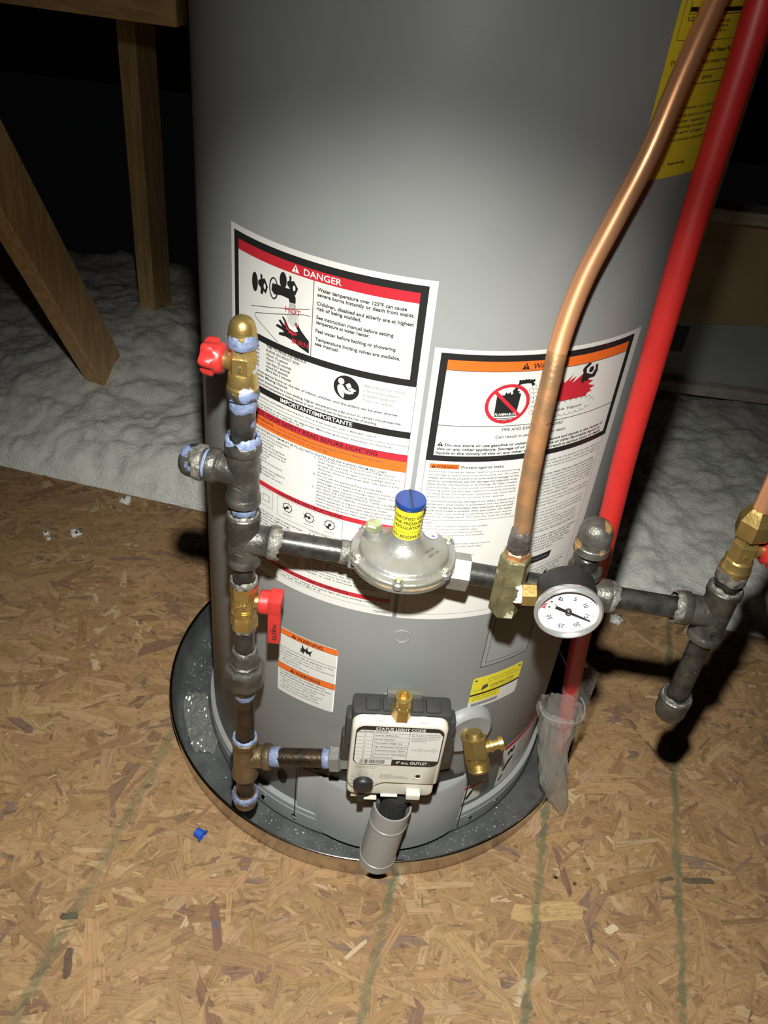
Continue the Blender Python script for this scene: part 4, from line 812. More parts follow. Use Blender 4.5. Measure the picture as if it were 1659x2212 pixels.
cap(GP, (LX, LY, 0.1145), DN, m_bronze, L=0.0275, r=0.0152); dope(GP, (LX, LY, 0), UP, 0.1060, 0.1170, 0.0138, 17, amp=0.3, bulge=0.0022)

# ---- gas ball valves
V1 = thing('ball_valve', 'small brass valve with red lobed knob and brass cap, topmost on left column', 'valve', (LX, LY, 0.667))
g = G(); lathe(g, (LX, LY, 0), UP, [(0.6675, PR), (0.6675, 0.0128), (0.6690, 0.0132), (0.6745, 0.0132), (0.6765, 0.0122), (0.6860, 0.0120), (0.688, 0.0112)], n=44); lathe(g, (LX, LY, 0), UP, [(0.686, 0.0105), (0.688, 0.0120), (0.702, 0.0120), (0.704, 0.0108), (0.711, 0.0102)], n=6, rot=-PI/2); body = fin('valve_body', g, m_brass_b, V1, sharp=25)
emboss(body, 'E', (LX, LY, 0), 0.0105, 0.694, 0.0045, m_brass)
dope(V1, (LX, LY, 0), UP, 0.6640, 0.6730, 0.0128, 20, mat=m_iron_b, amp=0.5, bulge=0.0009)
g = G(); lathe(g, (LX, LY, 0.7105), UP, [(0, 0.0095), (0, 0.0112), (0.001, 0.0118), (0.009, 0.0118), (0.010, 0.0112), (0.014, 0.0110), (0.019, 0.0098), (0.0225, 0.0074), (0.0245, 0.004), (0.0252, 0)], n=44); fin('brass_cap', g, m_brass, V1, sharp=35)
dope(V1, (LX, LY, 0.7105), UP, -0.001, 0.0095, 0.0117, 21, amp=0.6, bulge=0.0004)
sd = Vector((-1, 0.10, 0.05)).normalized(); so = Vector((LX, LY, 0.6945))
g = G(); lathe(g, so, sd, [(0.008, 0.0085), (0.012, 0.0072), (0.0145, 0.0075), (0.018, 0.0060)], n=30); fin('stem', g, m_brass, V1)
g = G(); lathe(g, so, sd, [(0.0145, 0.0060), (0.0148, 0.0105), (0.017, 0.0125), (0.021, 0.0128), (0.0225, 0.0140), (0.0300, 0.0138), (0.0325, 0.0122), (0.0330, 0.0)], n=72, jag=lambda k, a, h, r: (h, r*(1+(0.13*math.cos(6*a) if k >= 4 else 0)))); fin('knob', g, m_redplastic, V1, sharp=50)

V2 = thing('ball_valve', 'brass valve with hanging red lever, below the middle tee of left column', 'valve', (LX, LY, 0.398))
def hexvalve(P, x, y, z0, z1, mat, r):
    L = z1-z0; g = G(); rot = -PI/2
    lathe(g, (x, y, z0), UP, [(0, PR), (0, r-0.001), (0.0015, r), (L*0.26, r), (L*0.29, r*0.92)], n=6, rot=rot); lathe(g, (x, y, z0), UP, [(L*0.27, r*0.86), (L*0.33, r*0.93), (L*0.66, r*0.93), (L*0.74, r*0.84)], n=40)
    lathe(g, (x, y, z0), UP, [(L*0.68, r*0.9), (L*0.72, r), (L-0.0015, r), (L, r-0.001), (L, PR)], n=6, rot=rot); return fin('valve_body', g, mat, P, sharp=25)
b2 = hexvalve(V2, LX, LY, 0.3990, 0.4600, m_brass, 0.0140); emboss(b2, 'HS', (LX, LY, 0), 0.0135, 0.436, 0.0065, m_brass); emboss(b2, 'WATTS', (LX, LY, 0), 0.0135, 0.4245, 0.0045, m_brass)
dope(V2, (LX, LY, 0), UP, 0.4565, 0.4640, 0.0118, 22, mat=m_greydope, amp=0.35, bulge=0.0016); dope(V2, (LX, LY, 0), UP, 0.3955, 0.4010, 0.0112, 23, mat=m_greydope, amp=0.35, bulge=0.0010)
so = Vector((LX, LY, 0.4350)); sd = Vector((1, 0, 0))
g = G(); lathe(g, so, sd, [(0.008, 0.0085), (0.0145, 0.0068), (0.0165, 0.0068)], n=30); fin('stem', g, m_brass, V2)
g = G(); lathe(g, so, sd, [(0.0155, 0.006), (0.0157, 0.0112), (0.0170, 0.0122), (0.0265, 0.0122), (0.0275, 0.0115), (0.0275, 0)], n=48)
rbox(g, (LX+0.0320, LY-0.003, 0.4400), (0.0066, 0.0105, 0.0085), None, 0.0012); rbox(g, (LX+0.0322, LY-0.0095, 0.4190), (0.0064, 0.0035, 0.0275), None, 0.0015)
lv = fin('lever', g, m_redplastic, V2, sharp=30)
g = G(); fnv = lambda x, y, off: (LX+0.0322+x, LY-0.0130-off, 0.41+y)
text(g, 'WATTS', 0.0008, -0.0016, 0.0036, fnv, 0.0002, align='c', wide=1.25, bold=0.03, rot=-PI/2); text(g, 'GAS', -0.0030, -0.0006, 0.0015, fnv, 0.0002, align='c', rot=-PI/2); text(g, '600 WOG', -0.0009, -0.0006, 0.0012, fnv, 0.0002, align='c', rot=-PI/2)
fin('lettering', g, m_black, lv)

# ---- right-hand gas pipe
RX, RY = 0.3105, -0.2664
GP2 = thing('gas_pipe', 'black iron gas pipe run from regulator to the drip leg at right', 'gas pipe', (RX, RY, 0.332))
nipple(GP2, run(0.060), run(0.160), m_pipe_g)
t4 = tee(GP2, run(0.1780), RD, UP, m_iron, hl=0.0300, bl=0.0310, rb=0.0146, rc=0.0160)
dope(t4, run(0.178), RD, 0.0260, 0.0360, 0.0140, 30, mat=m_greydope, amp=0.35, bulge=0.0013); dope(t4, run(0.178), RD, -0.034, -0.026, 0.0140, 31, mat=m_greydope, amp=0.35, bulge=0.0013)
tu = run(0.178)+Vector((0, 0, 0.028)); nipple(GP2, tu, tu+Vector((0, 0, 0.028)), m_pipe, thread=(0, 0.013))
c5 = cap(GP2, tu+Vector((0, 0, 0.0225)), UP, m_iron_r, L=0.0345, r=0.0163)
nipple(GP2, run(0.203), run(0.285), m_pipe)
t5 = tee(GP2, (RX, RY, 0.4880), UP, -RD, m_iron, hl=0.0330, bl=0.0345, rb=0.0150, rc=0.0164); emboss(t5, 'MS 1/2', (RX, RY, 0), 0.0150, 0.485, 0.0062, m_iron, rot=1.3)
dope(t5, (RX, RY, 0.488), -RD, 0.0310, 0.0410, 0.0138, 32, mat=m_greydope, amp=0.3, bulge=0.0018); dope(t5, (RX, RY, 0), UP, 0.5165, 0.5235, 0.0130, 33, mat=m_greydope, amp=0.35, bulge=0.0016)
nipple(GP2, (RX, RY, 0.510), (RX, RY, 0.540), m_pipe_g)
nipple(GP2, (RX, RY, 0.360), (RX, RY, 0.460), m_pipe_g)
cap(GP2, (RX, RY, 0.3690), DN, m_iron, L=0.0350, r=0.0166); dope(GP2, (RX, RY, 0), UP, 0.3640, 0.3715, 0.0140, 34, mat=m_greydope, amp=0.35, bulge=0.0012)
V3 = thing('ball_valve', 'brass valve with flare nut above the drip leg tee, right photo edge', 'valve', (RX, RY, 0.533))
g = G(); lathe(g, (RX, RY, 0), UP, [(0.5335, PR), (0.5335, 0.0128), (0.5350, 0.0136), (0.5470, 0.0138), (0.5490, 0.0128), (0.5560, 0.0126), (0.558, 0.0114)], n=44); lathe(g, (RX, RY, 0), UP, [(0.556, 0.011), (0.558, 0.0124), (0.575, 0.0124), (0.577, 0.0112), (0.586, 0.0106)], n=6, rot=-PI/2); body = fin('valve_body', g, m_brass, V3, sharp=25)
emboss(body, 'A', (RX, RY, 0), 0.0109, 0.567, 0.0045, m_brass); dope(V3, (RX, RY, 0), UP, 0.5305, 0.5440, 0.0130, 35, mat=m_greydope, amp=0.45, bulge=0.0010)
g = G(); lathe(g, (RX, RY, 0), UP, [(0.584, 0.0105), (0.584, 0.0150), (0.586, 0.0160), (0.601, 0.0160), (0.6040, 0.0142), (0.6100, 0.0112), (0.6130, 0.0086)], n=6, rot=-PI/2+0.3); fin('flare_nut', g, m_brass, V3, sharp=22)
so = Vector((RX, RY, 0.5690)); g = G(); lathe(g, so, (1, 0, 0), [(0.008, 0.0085), (0.013, 0.0070), (0.017, 0.0070)], n=30); fin('stem', g, m_brass, V3)
g = G(); lathe(g, so, (1, 0, 0), [(0.0150, 0.006), (0.0152, 0.0105), (0.017, 0.0125), (0.021, 0.0128), (0.0225, 0.0140), (0.0300, 0.0138), (0.0325, 0.0122), (0.0330, 0.0)], n=72, jag=lambda k, a, h, r: (h, r*(1+(0.13*math.cos(6*a) if k >= 4 else 0)))); fin('knob', g, m_redplastic, V3, sharp=50)
g = G(); tube(g, crom([(RX, RY, 0.606), (RX, RY, 0.68), (RX+0.003, RY+0.004, 0.78), (RX+0.010, RY+0.012, 0.95), (RX+0.018, RY+0.02, 1.2)]), 0.0079, 24); tag(fin('copper_tube', g, m_copper), 'straight copper tube rising from the flare nut at the right photo edge', 'copper tube')

# ---- copper tube down to the brass adapter
CT = thing('copper_tube', 'long bent copper tube crossing the front of the tank, scorched at its foot', 'copper tube', (0.1080, -0.300, 0.550))
path = crom([(0.2030, -0.150, 1.22), (0.1850, -0.172, 1.065), (0.1754, -0.1873, 1.0013), (0.1665, -0.2000, 0.9699), (0.1548, -0.2165, 0.9264), (0.1432, -0.2324, 0.8774), (0.1297, -0.2416, 0.8328), (0.1163, -0.2505, 0.7886), (0.1083, -0.2620, 0.7469), (0.1058, -0.2740, 0.7129), (0.1046, -0.2840, 0.6717), (0.1056, -0.2920, 0.6174), (0.1078, -0.2985, 0.5800), (0.1080, -0.3000, 0.5500)], 10)
iu = next(i for i, p in enumerate(path) if p.z < 0.735)
g = G(); tube(g, path[:iu+1], 0.00795, 28); fin('tube', g, m_copper, CT)
g = G(); tube(g, path[iu:], 0.00795, 28); fin('heat_stained_end', g, m_copper_h, CT)
dope(CT, (0.1080, -0.2995, 0), UP, 0.5540, 0.5835, 0.0086, 40, mat=m_char, amp=0.30, bulge=0.0011, name='scorched_collar')
BA = thing('brass_adapter', 'dull greenish hexagonal brass adapter below the copper tube', 'pipe fitting', (0.108, -0.300, 0.487))
g = G(); lathe(g, (0.108, -0.300, 0), UP, [(0.4870, 0.0075), (0.4870, 0.0128), (0.4885, 0.0140), (0.5520, 0.0140), (0.5540, 0.0128), (0.5540, 0.008)], n=6, rot=-PI/2+0.05); fin('hex_body', g, m_oldbrass, BA, sharp=22)
g = G(); lathe(g, (0.108, -0.300, 0), UP, [(0.5520, 0.0112), (0.5590, 0.0112), (0.5605, 0.0098), (0.5620, 0.0085)], n=6, rot=0.2); fin('copper_bushing', g, m_copper_h, BA, sharp=22)
g = G(); lathe(g, (0.1075, -0.3005, 0.4875), DN, [(0, 0.0030), (0.004, 0.0034), (0.0065, 0.0024), (0.0078, 0)], n=20); fin('drip', g, m_plated, BA)
g = G(); lathe(g, (0.108, -0.288, 0.505), (0, 1, 0), [(0, 0.011), (0.014, 0.010)], n=24); fin('back_port', g, m_oldbrass, BA)

# ---- pressure gauge
PG = thing('pressure_gauge', 'round dial pressure gauge with black case and chrome rim', 'gauge', (0.1573, -0.318, 0.5262))
GC = Vector((0.1573, -0.3335, 0.5262)); FY = Vector((0, -1, 0))
g = G(); lathe(g, GC, FY, [(-0.0330, 0.010), (-0.0320, 0.0235), (-0.0300, 0.0262), (-0.002, 0.0272), (0.0, 0.0272)], n=72, caps=(True, False)); fin('case', g, m_blackpl, PG)
g = G(); lathe(g, GC, FY, [(-0.0035, 0.0270), (-0.003, 0.0290), (0.0, 0.0297), (0.003, 0.0294), (0.0045, 0.0278), (0.0040, 0.0262), (-0.0015, 0.0246)], n=96, caps=(False, False)); fin('chrome_bezel', g, M('bright bezel', (0.72, 0.72, 0.73), 0.2, 0.8), PG, sharp=60)
dfn = lambda x, y, off: (GC.x+x, GC.y+0.0012-off, GC.z+y)
g = G(); flat(g, circ(0, 0, 0.0256, 0.0256, 72), dfn, 0.0); dl = fin('dial', g, m_dial, PG)
g = G()
ANG = [(0, 122), (5, 80), (10, 38), (15, -6), (20, -50), (25, -98), (30, -150)]
def dang(v):
    for (a, x), (b, y) in zip(ANG, ANG[1:]):
        if a <= v <= b: return math.radians(x+(y-x)*(v-a)/(b-a))
for v, a in ANG:
    a = math.radians(a); text(g, str(v), 0.0166*math.cos(a), 0.0166*math.sin(a)-0.0020, 0.0040, dfn, 0.0002, align='c', rot=a-PI/2, res=3, bold=0.02)
for i in range(61):
    a = dang(i/2); r0 = 0.0205 if i % 10 == 0 else 0.0222; stroke(g, [(r0*math.cos(a), r0*math.sin(a)), (0.0236*math.cos(a), 0.0236*math.sin(a))], 0.00045 if i % 10 == 0 else 0.00025, dfn, 0.0002)
stroke(g, [(-0.0108, 0.0105), (-0.0100, 0.0150)], 0.0013, dfn, 0.0003); text(g, '0', -0.0118, 0.0046, 0.0028, dfn, 0.0002, align='c', rot=0.9)
fin('lettering', g, m_ink, dl)
g = G(); text(g, 'psi', -0.0218, 0.0028, 0.0034, dfn, 0.0002, align='c', rot=1.25, bold=0.03); [stroke(g, [(r*math.cos(a), r*math.sin(a)) for r in (0.0196, 0.0238)], 0.0006, dfn, 0.0002) for a in [math.radians(146+5*i) for i in range(8)]]; fin('red_lettering', g, m_red, dl)
g = G(); flat(g, circ(-0.0162, 0.0082, 0.0011, 0.0011, 16), dfn, 0.0004); flat(g, circ(-0.0170, 0.0018, 0.0011, 0.0011, 16), dfn, 0.0004); fin('rivet', g, m_chrome, dl)
g = G(); a = math.radians(-19); c_, s_ = math.cos(a), math.sin(a); rotp = lambda P: [(x*c_-y*s_, x*s_+y*c_) for x, y in P]
prism(g, rotp([(-0.0125, -0.0013), (0.0215, -0.00045), (0.0215, 0.00045), (-0.0125, 0.0013)]), lambda x, y, h: dfn(x, y, h), 0.0018, 0.0023); lathe(g, GC+Vector((0, 0.0012, 0)), FY, [(0, 0.0029), (0.0025, 0.0029), (0.003, 0.0025)], n=28); nd_ = fin('needle', g, m_black, PG, sharp=30)
g = G(); lathe(g, GC+Vector((0, 0.0012, 0)), FY, [(0.0026, 0.0018), (0.0036, 0.0016), (0.0042, 0.0009), (0.0044, 0)], n=24); fin('needle_hub', g, m_chrome, nd_)
g = G(); flat(g, circ(0, 0, 0.0262, 0.0262, 72), dfn, 0.0056); fin('cover_glass', g, m_glass, PG)
g = G(); lathe(g, (0.1180, -0.3120, 0.5200), (1, 0, 0.12), [(0, 0.0095), (0.0008, 0.0108), (0.0130, 0.0108), (0.0138, 0.0095)], n=6, rot=0.5); lathe(g, (0.130, -0.312, 0.5215), (1, 0, 0.1), [(0, 0.0065), (0.006, 0.0065)], n=24); fin('hex_stem', g, m_brass, PG, sharp=22)
dope(PG, (0.1180, -0.3120, 0.5200), (-1, 0, -0.12), -0.0025, 0.0045, 0.0075, 44, mat=m_whitetape, amp=0.5, bulge=0.0012, name='white_tape')
g = G(); rbox(g, (0.1573+0.0262*math.cos(-0.15), -0.3185, 0.5262+0.0262*math.sin(-0.15)+0.002), (0.0012, 0.0085, 0.0050), (Vector((math.cos(-0.15), 0, math.sin(-0.15))), Vector((0, 1, 0)), Vector((-math.sin(-0.15), 0, math.cos(-0.15)))), 0.0005, 1); fin('white_tab', g, m_white, PG)

# ---- gas pressure regulator
QX = 0.0104; QC = run(QX)
RG = thing('gas_regulator', 'flat round die-cast gas regulator with yellow tower and blue cap', 'regulator', (QX, QC.y, 0.485))
o = Vector((QX, QC.y, 0.0))
g = G(); lathe(g, o, UP, [(0.486, 0.010), (0.4875, 0.020), (0.494, 0.026), (0.502, 0.033), (0.508, 0.0425), (0.5105, 0.0455), (0.5105, 0.0480), (0.5115, 0.0492), (0.5145, 0.0492), (0.5150, 0.0480)], n=96); fin('lower_body', g, m_alu, RG, sharp=35)
g = G(); lathe(g, o, UP, [(0.5148, 0.0475), (0.5150, 0.0496), (0.5166, 0.0497), (0.5168, 0.0475)], n=96, jag=lambda k, a, h, r: (h, r+0.0005*math.sin(9*a)*math.sin(4*a+1))); fin('gasket', g, m_gasket, RG, sharp=50)
g = G(); lathe(g, o, UP, [(0.5168, 0.0475), (0.5172, 0.0490), (0.5205, 0.0488), (0.5215, 0.0478), (0.5216, 0.0432), (0.5230, 0.0415), (0.5252, 0.0408), (0.5262, 0.0395), (0.5275, 0.0330), (0.5290, 0.0260), (0.5305, 0.0215), (0.5335, 0.0180), (0.5375, 0.0150), (0.5410, 0.0135), (0.5430, 0.0128)], n=96); cv = fin('cover', g, m_alu_stain, RG, sharp=40)
g = G(); lathe(g, o, UP, [(0.5380, 0.0126), (0.5765, 0.0126), (0.5770, 0.0118)], n=64); tw = fin('tower', g, m_alu, RG)
g = G(); lathe(g, o, UP, [(0.5405, 0.01275), (0.5740, 0.01275)], n=64, caps=(False, False)); yl = fin('yellow_label', g, m_yellow, tw)
g = G()
def tfn(x, y, off): a = x/0.01275+0.06; r = 0.0129+off; return (QX+r*math.sin(a), QC.y-r*math.cos(a), y)
for z, s_, cp, wd in ((0.5660, 'CERTIFIED GAS', 0.0030, 1.02), (0.5608, 'LINE PRESSURE', 0.0030, 1.02), (0.5557, 'REGULATOR', 0.0030, 1.02), (0.5455, 'Z21.80/CSA6.22', 0.0030, 0.98)): text(g, s_, 0, z, cp, tfn, 0.0001, align='c', wide=wd, bold=0.022, res=3)
rect(g, -0.0150, 0.0150, 0.5515, 0.5518, tfn, 0.0001, step=0.001)
lt = fin('lettering', g, m_black, RG, sharp=180)
g = G(); lathe(g, o, UP, [(0.5752, 0.0120), (0.5752, 0.0134), (0.5760, 0.0140), (0.5795, 0.0140), (0.5806, 0.0134), (0.5809, 0.0)], n=64); bc = fin('blue_cap', g, m_bluecap, RG, sharp=40)
g = G(); rbox(g, o+Vector((0.0003, 0, 0.5809)), (0.0007, 0.0132, 0.0004), (Vector((0.98, 0.17, 0)), Vector((-0.17, 0.98, 0)), Vector((0, 0, 1))), 0.0); fin('slot', g, m_black, bc, smooth=False)
for k in range(6):
    a = math.radians(-92+60*k); p = o+Vector((0.0462*math.cos(a), 0.0462*math.sin(a), 0))
    g = G(); lathe(g, p, UP, [(0.5168, 0.0056), (0.5212, 0.0054), (0.5222, 0.0044)], n=24); fin('boss', g, m_alu, RG)
    g = G(); lathe(g, p, UP, [(0.5222, 0.0036), (0.5245, 0.0036), (0.5254, 0.0026), (0.5256, 0)], n=20); fin('bolt', g, m_plated, RG)
g = G(); vp = Vector((-0.0200, QC.y+0.0105, 0)); lathe(g, vp, UP, [(0.522, 0.0105), (0.531, 0.0088), (0.5330, 0.0078)], n=30); fin('vent_boss', g, m_alu, RG)
g = G(); lathe(g, vp, UP, [(0.5330, 0.0070), (0.5335, 0.0080), (0.5390, 0.0080), (0.5402, 0.0068), (0.5404, 0)], n=6, rot=0.3); fin('vent_plug', g, m_greenzinc, RG, sharp=22)
def dome(x, y, off):
    r = math.hypot(x, y)*1.0
    P = [(0.0150, 0.5375), (0.0180, 0.5335), (0.0215, 0.5305), (0.0260, 0.5290), (0.0330, 0.5275), (0.0395, 0.5262)]
    z = P[0][1]
    for (r0, z0), (r1, z1) in zip(P, P[1:]):
        if r0 <= r <= r1: z = z0+(z1-z0)*(r-r0)/(r1-r0)
    if r > P[-1][0]: z = P[-1][1]
    return (QX+x, QC.y+y, z+off)
g = G(); cx_, cy_ = 0.0232, 0.0180; n_ = 24
vs = [dome(cx_, cy_, 0.0006)]+[dome(cx_+0.0066*math.cos(2*PI*i/n_), cy_+0.0066*math.sin(2*PI*i/n_), 0.0006) for i in range(n_)]
g.add(vs, [(0, i+1, (i+1) % n_+1) for i in range(n_)]); rsb = fin('round_sticker', g, m_white, RG, sharp=180)
def stk(u, v, off): c, s = math.cos(-0.35), math.sin(-0.35); return dome(cx_+u*c-v*s, cy_+u*s+v*c, 0.0006+off)
g = G(); [rect(g, -0.0048, 0.0040, -0.0026+0.0009*i, -0.0026+0.0009*i+0.00045, stk, 0.0002, 0.001) for i in range(6)]; fin('flag_stripes', g, M('faded red', (0.75, 0.33, 0.30), 0.5), rsb)
g = G(); rect(g, 0.0014, 0.0046, -0.0028, 0.0004, stk, 0.0003, 0.001); fin('flag_canton', g, M('flag blue', (0.12, 0.11, 0.42), 0.5), rsb)
g = G()
def st(x, y, off): c, s = math.cos(0.95), math.sin(0.95); return dome(0.0258+x*c-y*s, -0.0085+x*s+y*c, off)
text(g, '145C 6A', 0, 0.0022, 0.0026, st, 0.0005, align='c', wide=0.95); text(g, 'NAT  8.0', 0.0005, -0.0028, 0.0026, st, 0.0005, align='c', wide=0.95); fin('stamped_lettering', g, m_ink, cv)
g = G(); lathe(g, run(-0.0395), RD, [(0, PR), (0, 0.0145), (0.001, 0.0155), (0.0130, 0.0155), (0.0150, 0.0135), (0.026, 0.0130)], n=6, rot=0.25); fin('inlet_hub', g, m_alu, RG, sharp=22)
g = G(); lathe(g, run(0.0735), -RD, [(0, PR), (0, 0.0168), (0.001, 0.0178), (0.0190, 0.0178), (0.0210, 0.0150), (0.030, 0.0140)], n=6, rot=0.30); fin('outlet_hub', g, m_alu, RG, sharp=22)

# ------------------------------------------------------------------ gas control valve
CA = math.radians(6.2); UN = Vector((math.sin(CA), -math.cos(CA), 0)); UT = Vector((math.cos(CA), math.sin(CA), 0)); FR = 0.2955
def F(u, w, off=0.0): p = Vector((HX, HY, 0))+UT*(u-0.0015)+UN*(FR+off); return (p.x, p.y, w)
GV = thing('gas_control_valve', 'cream plastic gas control box with status label and black knob, low on tank', 'control valve', F(0, 0.19, -0.03))
def shell(poly, levels):
    cx = sum(p[0] for p in poly)/len(poly); cy = sum(p[1] for p in poly)/len(poly); hw = max(abs(p[0]-cx) for p in poly); hh = max(abs(p[1]-cy) for p in poly)
    g = G(); n = len(poly); vs = []
    for off, ins_ in levels: vs += [F(cx+(x-cx)*(hw-ins_)/hw, cy+(y-cy)*(hh-ins_)/hh, off) for x, y in poly]
    m = len(levels); fs = [(k*n+i, k*n+(i+1) % n, (k+1)*n+(i+1) % n, (k+1)*n+i) for k in range(m-1) for i in range(n)]
    g.add(vs, fs+[tuple(range((m-1)*n, m*n)), tuple(range(n))[::-1]]); return g
out = []
for cx, cy, a in ((0.0388, 0.3035, 0), (-0.0388, 0.3035, PI/2)): out += [(cx+0.012*math.cos(a+PI/2*i/8), cy+0.012*math.sin(a+PI/2*i/8)) for i in range(9)]
seam = [Vector((x, y, 0)) for x, y in ((-0.0508, 0.2140), (-0.0485, 0.2055), (-0.0420, 0.1985), (-0.0330, 0.1958), (-0.0245, 0.1992), (-0.0175, 0.2075), (-0.0095, 0.2118), (0.0, 0.2122))]
out += [(p.x, p.y) for p in crom(seam, 5)]+[(0.030, 0.2122), (0.0490, 0.2122), (0.0508, 0.2140)]
LV = [(-0.0105, 0.0), (-0.0045, 0.0), (-0.0020, 0.0008), (-0.0006, 0.0022), (0.0, 0.0042)]
fin('cover', shell(out, LV), m_cream, GV, sharp=38)
fin('lower_skirt', shell(rrect(-0.0495, 0.0480, 0.1845, 0.2300, 0.008), [(-0.0105, 0.0), (-0.0070, 0.0), (-0.0045, 0.001), (-0.0035, 0.003)]), m_cream, GV, sharp=38)
for u in (-0.024, 0.023): fin('clip', (lambda g: (rbox(g, F(u, 0.3158, -0.006), (0.004, 0.0040, 0.0014), (UT, -UN, Vector((0, 0, 1))), 0.0005, 1), g)[1])(G()), m_cream, GV)
SL = Label('status_label', m_black, (-0.0466, 0.0466, 0.2445, 0.3100), 'white status light code label with black border', fn=F, off=0.0002)
SL.g = G(); flat(SL.g, rrect(-0.0466, 0.0466, 0.2445, 0.3100, 0.0100), F, 0.0002)
wf = SL.k(('white_field', m_white)); P = rrect(-0.0454, 0.0454, 0.2456, 0.3040, 0.0088)
flat(wf, [(-0.0454, 0.2552), (0.0454, 0.2552), (0.0454, 0.2980), (0.0418, 0.3030), (0.0400, 0.3036), (-0.0400, 0.3036), (-0.0418, 0.3030), (-0.0454, 0.2980)], F, 0.0003); flat(wf, [(-0.0454, 0.2552), (-0.0450, 0.2515), (-0.0430, 0.2480), (-0.0400, 0.2460), (-0.0370, 0.2456), (-0.0046, 0.2456), (-0.0046, 0.2552)], F, 0.0003)
text(SL.k(WHT), 'STATUS LIGHT CODE', -0.0262, 0.3046, 0.0038, F, 0.0004, x1=0.0262, bold=0.03, res=3); text(SL.k(WHT), '4" w.c. OUTLET .', 0.0000, 0.2482, 0.0042, F, 0.0004, x1=0.0370, bold=0.03, res=3)
l = SL.k(LN); t = SL.k(INK)
rect(l, -0.0278, -0.0274, 0.2552, 0.3036, F, 0.0004); rect(l, 0.0102, 0.0106, 0.2552, 0.3036, F, 0.0004)
for i in range(8): z = 0.2990-0.00625*i; rect(l, -0.0454, 0.0104 if i < 7 else -0.0046, z-0.00015, z+0.00015, F, 0.0004)
text(t, 'FLASHES', -0.0445, 0.3000, 0.0024, F, 0.0004, x1=-0.0285, bold=0.02); text(t, 'STATUS', -0.0258, 0.3000, 0.0024, F, 0.0004, x1=-0.0128, bold=0.02)
for i, s_ in enumerate(('Control Off/Pilot Out', 'Normal Operation', 'Thermopile Voltage Low', 'High Temperature Shutdown', 'Temperature Sensor Failure', 'Gas Control or Valve Failure', 'Flame Sense Error')): z = 0.2943-0.00625*i; text(t, s_, -0.0262, z, 0.0027, F, 0.0004, x1=(-0.001, -0.0045, 0.004, 0.0092, 0.0082, 0.0085, -0.0035)[i]); text(t, str((0, 1, 2, 4, 5, 7, 8)[i]), -0.0365, z, 0.0025, F, 0.0004, align='c')
for i, s_ in enumerate(('If the Status Light is not blinking, relight the', 'Pilot. To light Pilot, see Lighting Instructions', 'on water heater. If Status Light blinks more', 'than one flash every three seconds, see', 'installation instructions.')): text(t, s_, 0.0125, 0.2988-0.0028*i, 0.0017, F, 0.0004, x1=(0.0430, 0.0434, 0.0428, 0.0400, 0.0290)[i])
for u in (0.0240, 0.0385):
    stroke(l, [(u+0.0018*math.cos(a), 0.2735+0.0018*math.sin(a)) for a in [2*PI*i/16 for i in range(17)]], 0.0003, F, 0.0004)
    for k in range(8): a = PI/4*k; stroke(l, [(u+r*math.cos(a), 0.2735+r*math.sin(a)) for r in (0.0025, 0.0037)], 0.0004, F, 0.0004)
text(t, 'Sample', 0.0140, 0.2727, 0.0016, F, 0.0004); text(t, '3 sec. pause', 0.0278, 0.2727, 0.0016, F, 0.0004, x1=0.0345)
rb = random.Random(5); u = -0.0390; bar = SL.k(('barcode', m_black))
while u < -0.0115: wd = rb.choice((0.0003, 0.0004, 0.0006, 0.0009)); rect(bar, u, u+wd, 0.2472, 0.2538, F, 0.0004); u += wd+rb.choice((0.0004, 0.0005, 0.0007))
SL.done(GV)
g = G(); text(g, 'TO BE USED ONLY AS INSTRUCTED', -0.0440, 0.2405, 0.0016, F, 0.0003, x1=-0.0190); text(g, 'WITH NATURAL GAS', -0.0410, 0.2380, 0.0015, F, 0.0003, x1=-0.0220)
for i, s_ in enumerate(('TO LIGHT PILOT:', 'TURN KNOB TO PILOT AND PUSH IN.', 'PUSH IGNITER BUTTON UNTIL PILOT IS LIT.', 'HOLD ONE MINUTE, THEN RELEASE KNOB.')): text(g, s_, -0.0150, 0.2275-0.0021*i, 0.0014, F, 0.0003, x1=(-0.001, 0.013, 0.0165, 0.0165)[i])
text(g, 'STATUS', 0.0252, 0.2212, 0.0014, F, 0.0003, align='c')
KU, KW = -0.0322, 0.2115
for s_, dg, r in (('OFF', 205, 0.0150), ('PILOT', 178, 0.0155), ('LOW', 235, 0.0145), ('HOT', 150, 0.0140), ('A', 115, 0.0140), ('B', 80, 0.0140), ('C', 50, 0.0150), ('VERY HOT', -20, 0.0145)):
    a = math.radians(dg); text(g, s_, KU+r*math.cos(a), KW+0.0035+r*math.sin(a), 0.0015, F, 0.0003, align='c')
    stroke(g, [(KU+q*math.cos(a), KW+0.003+q*math.sin(a)) for q in (0.0112, 0.0128)], 0.0005, F, 0.0003)
fin('printed_marks', g, m_grey_ink, GV)
g = G(); text(g, 'IGNITER', 0.0160, 0.2070, 0.0024, F, -0.0032, x1=0.0330); text(g, 'PUSH', 0.0080, 0.1985, 0.0018, F, -0.0032); text(g, 'TO LIGHT', 0.0310, 0.1985, 0.0018, F, -0.0032); fin('white_marks', g, m_white_ink, GV)
g = G(); kc = Vector(F(KU, KW, 0)); lathe(g, kc, UN, [(0, 0.0112), (0.004, 0.0110), (0.0065, 0.0100), (0.0080, 0.0070), (0.0084, 0.0)], n=56, jag=lambda k, a, h, r: (h, r*(1+0.10*max(0, math.cos(a-PI*1.0))**6)), fr=(Vector((0, 0, 1)), UT*-1, UN)); fin('knob', g, m_blackpl, GV, sharp=50)
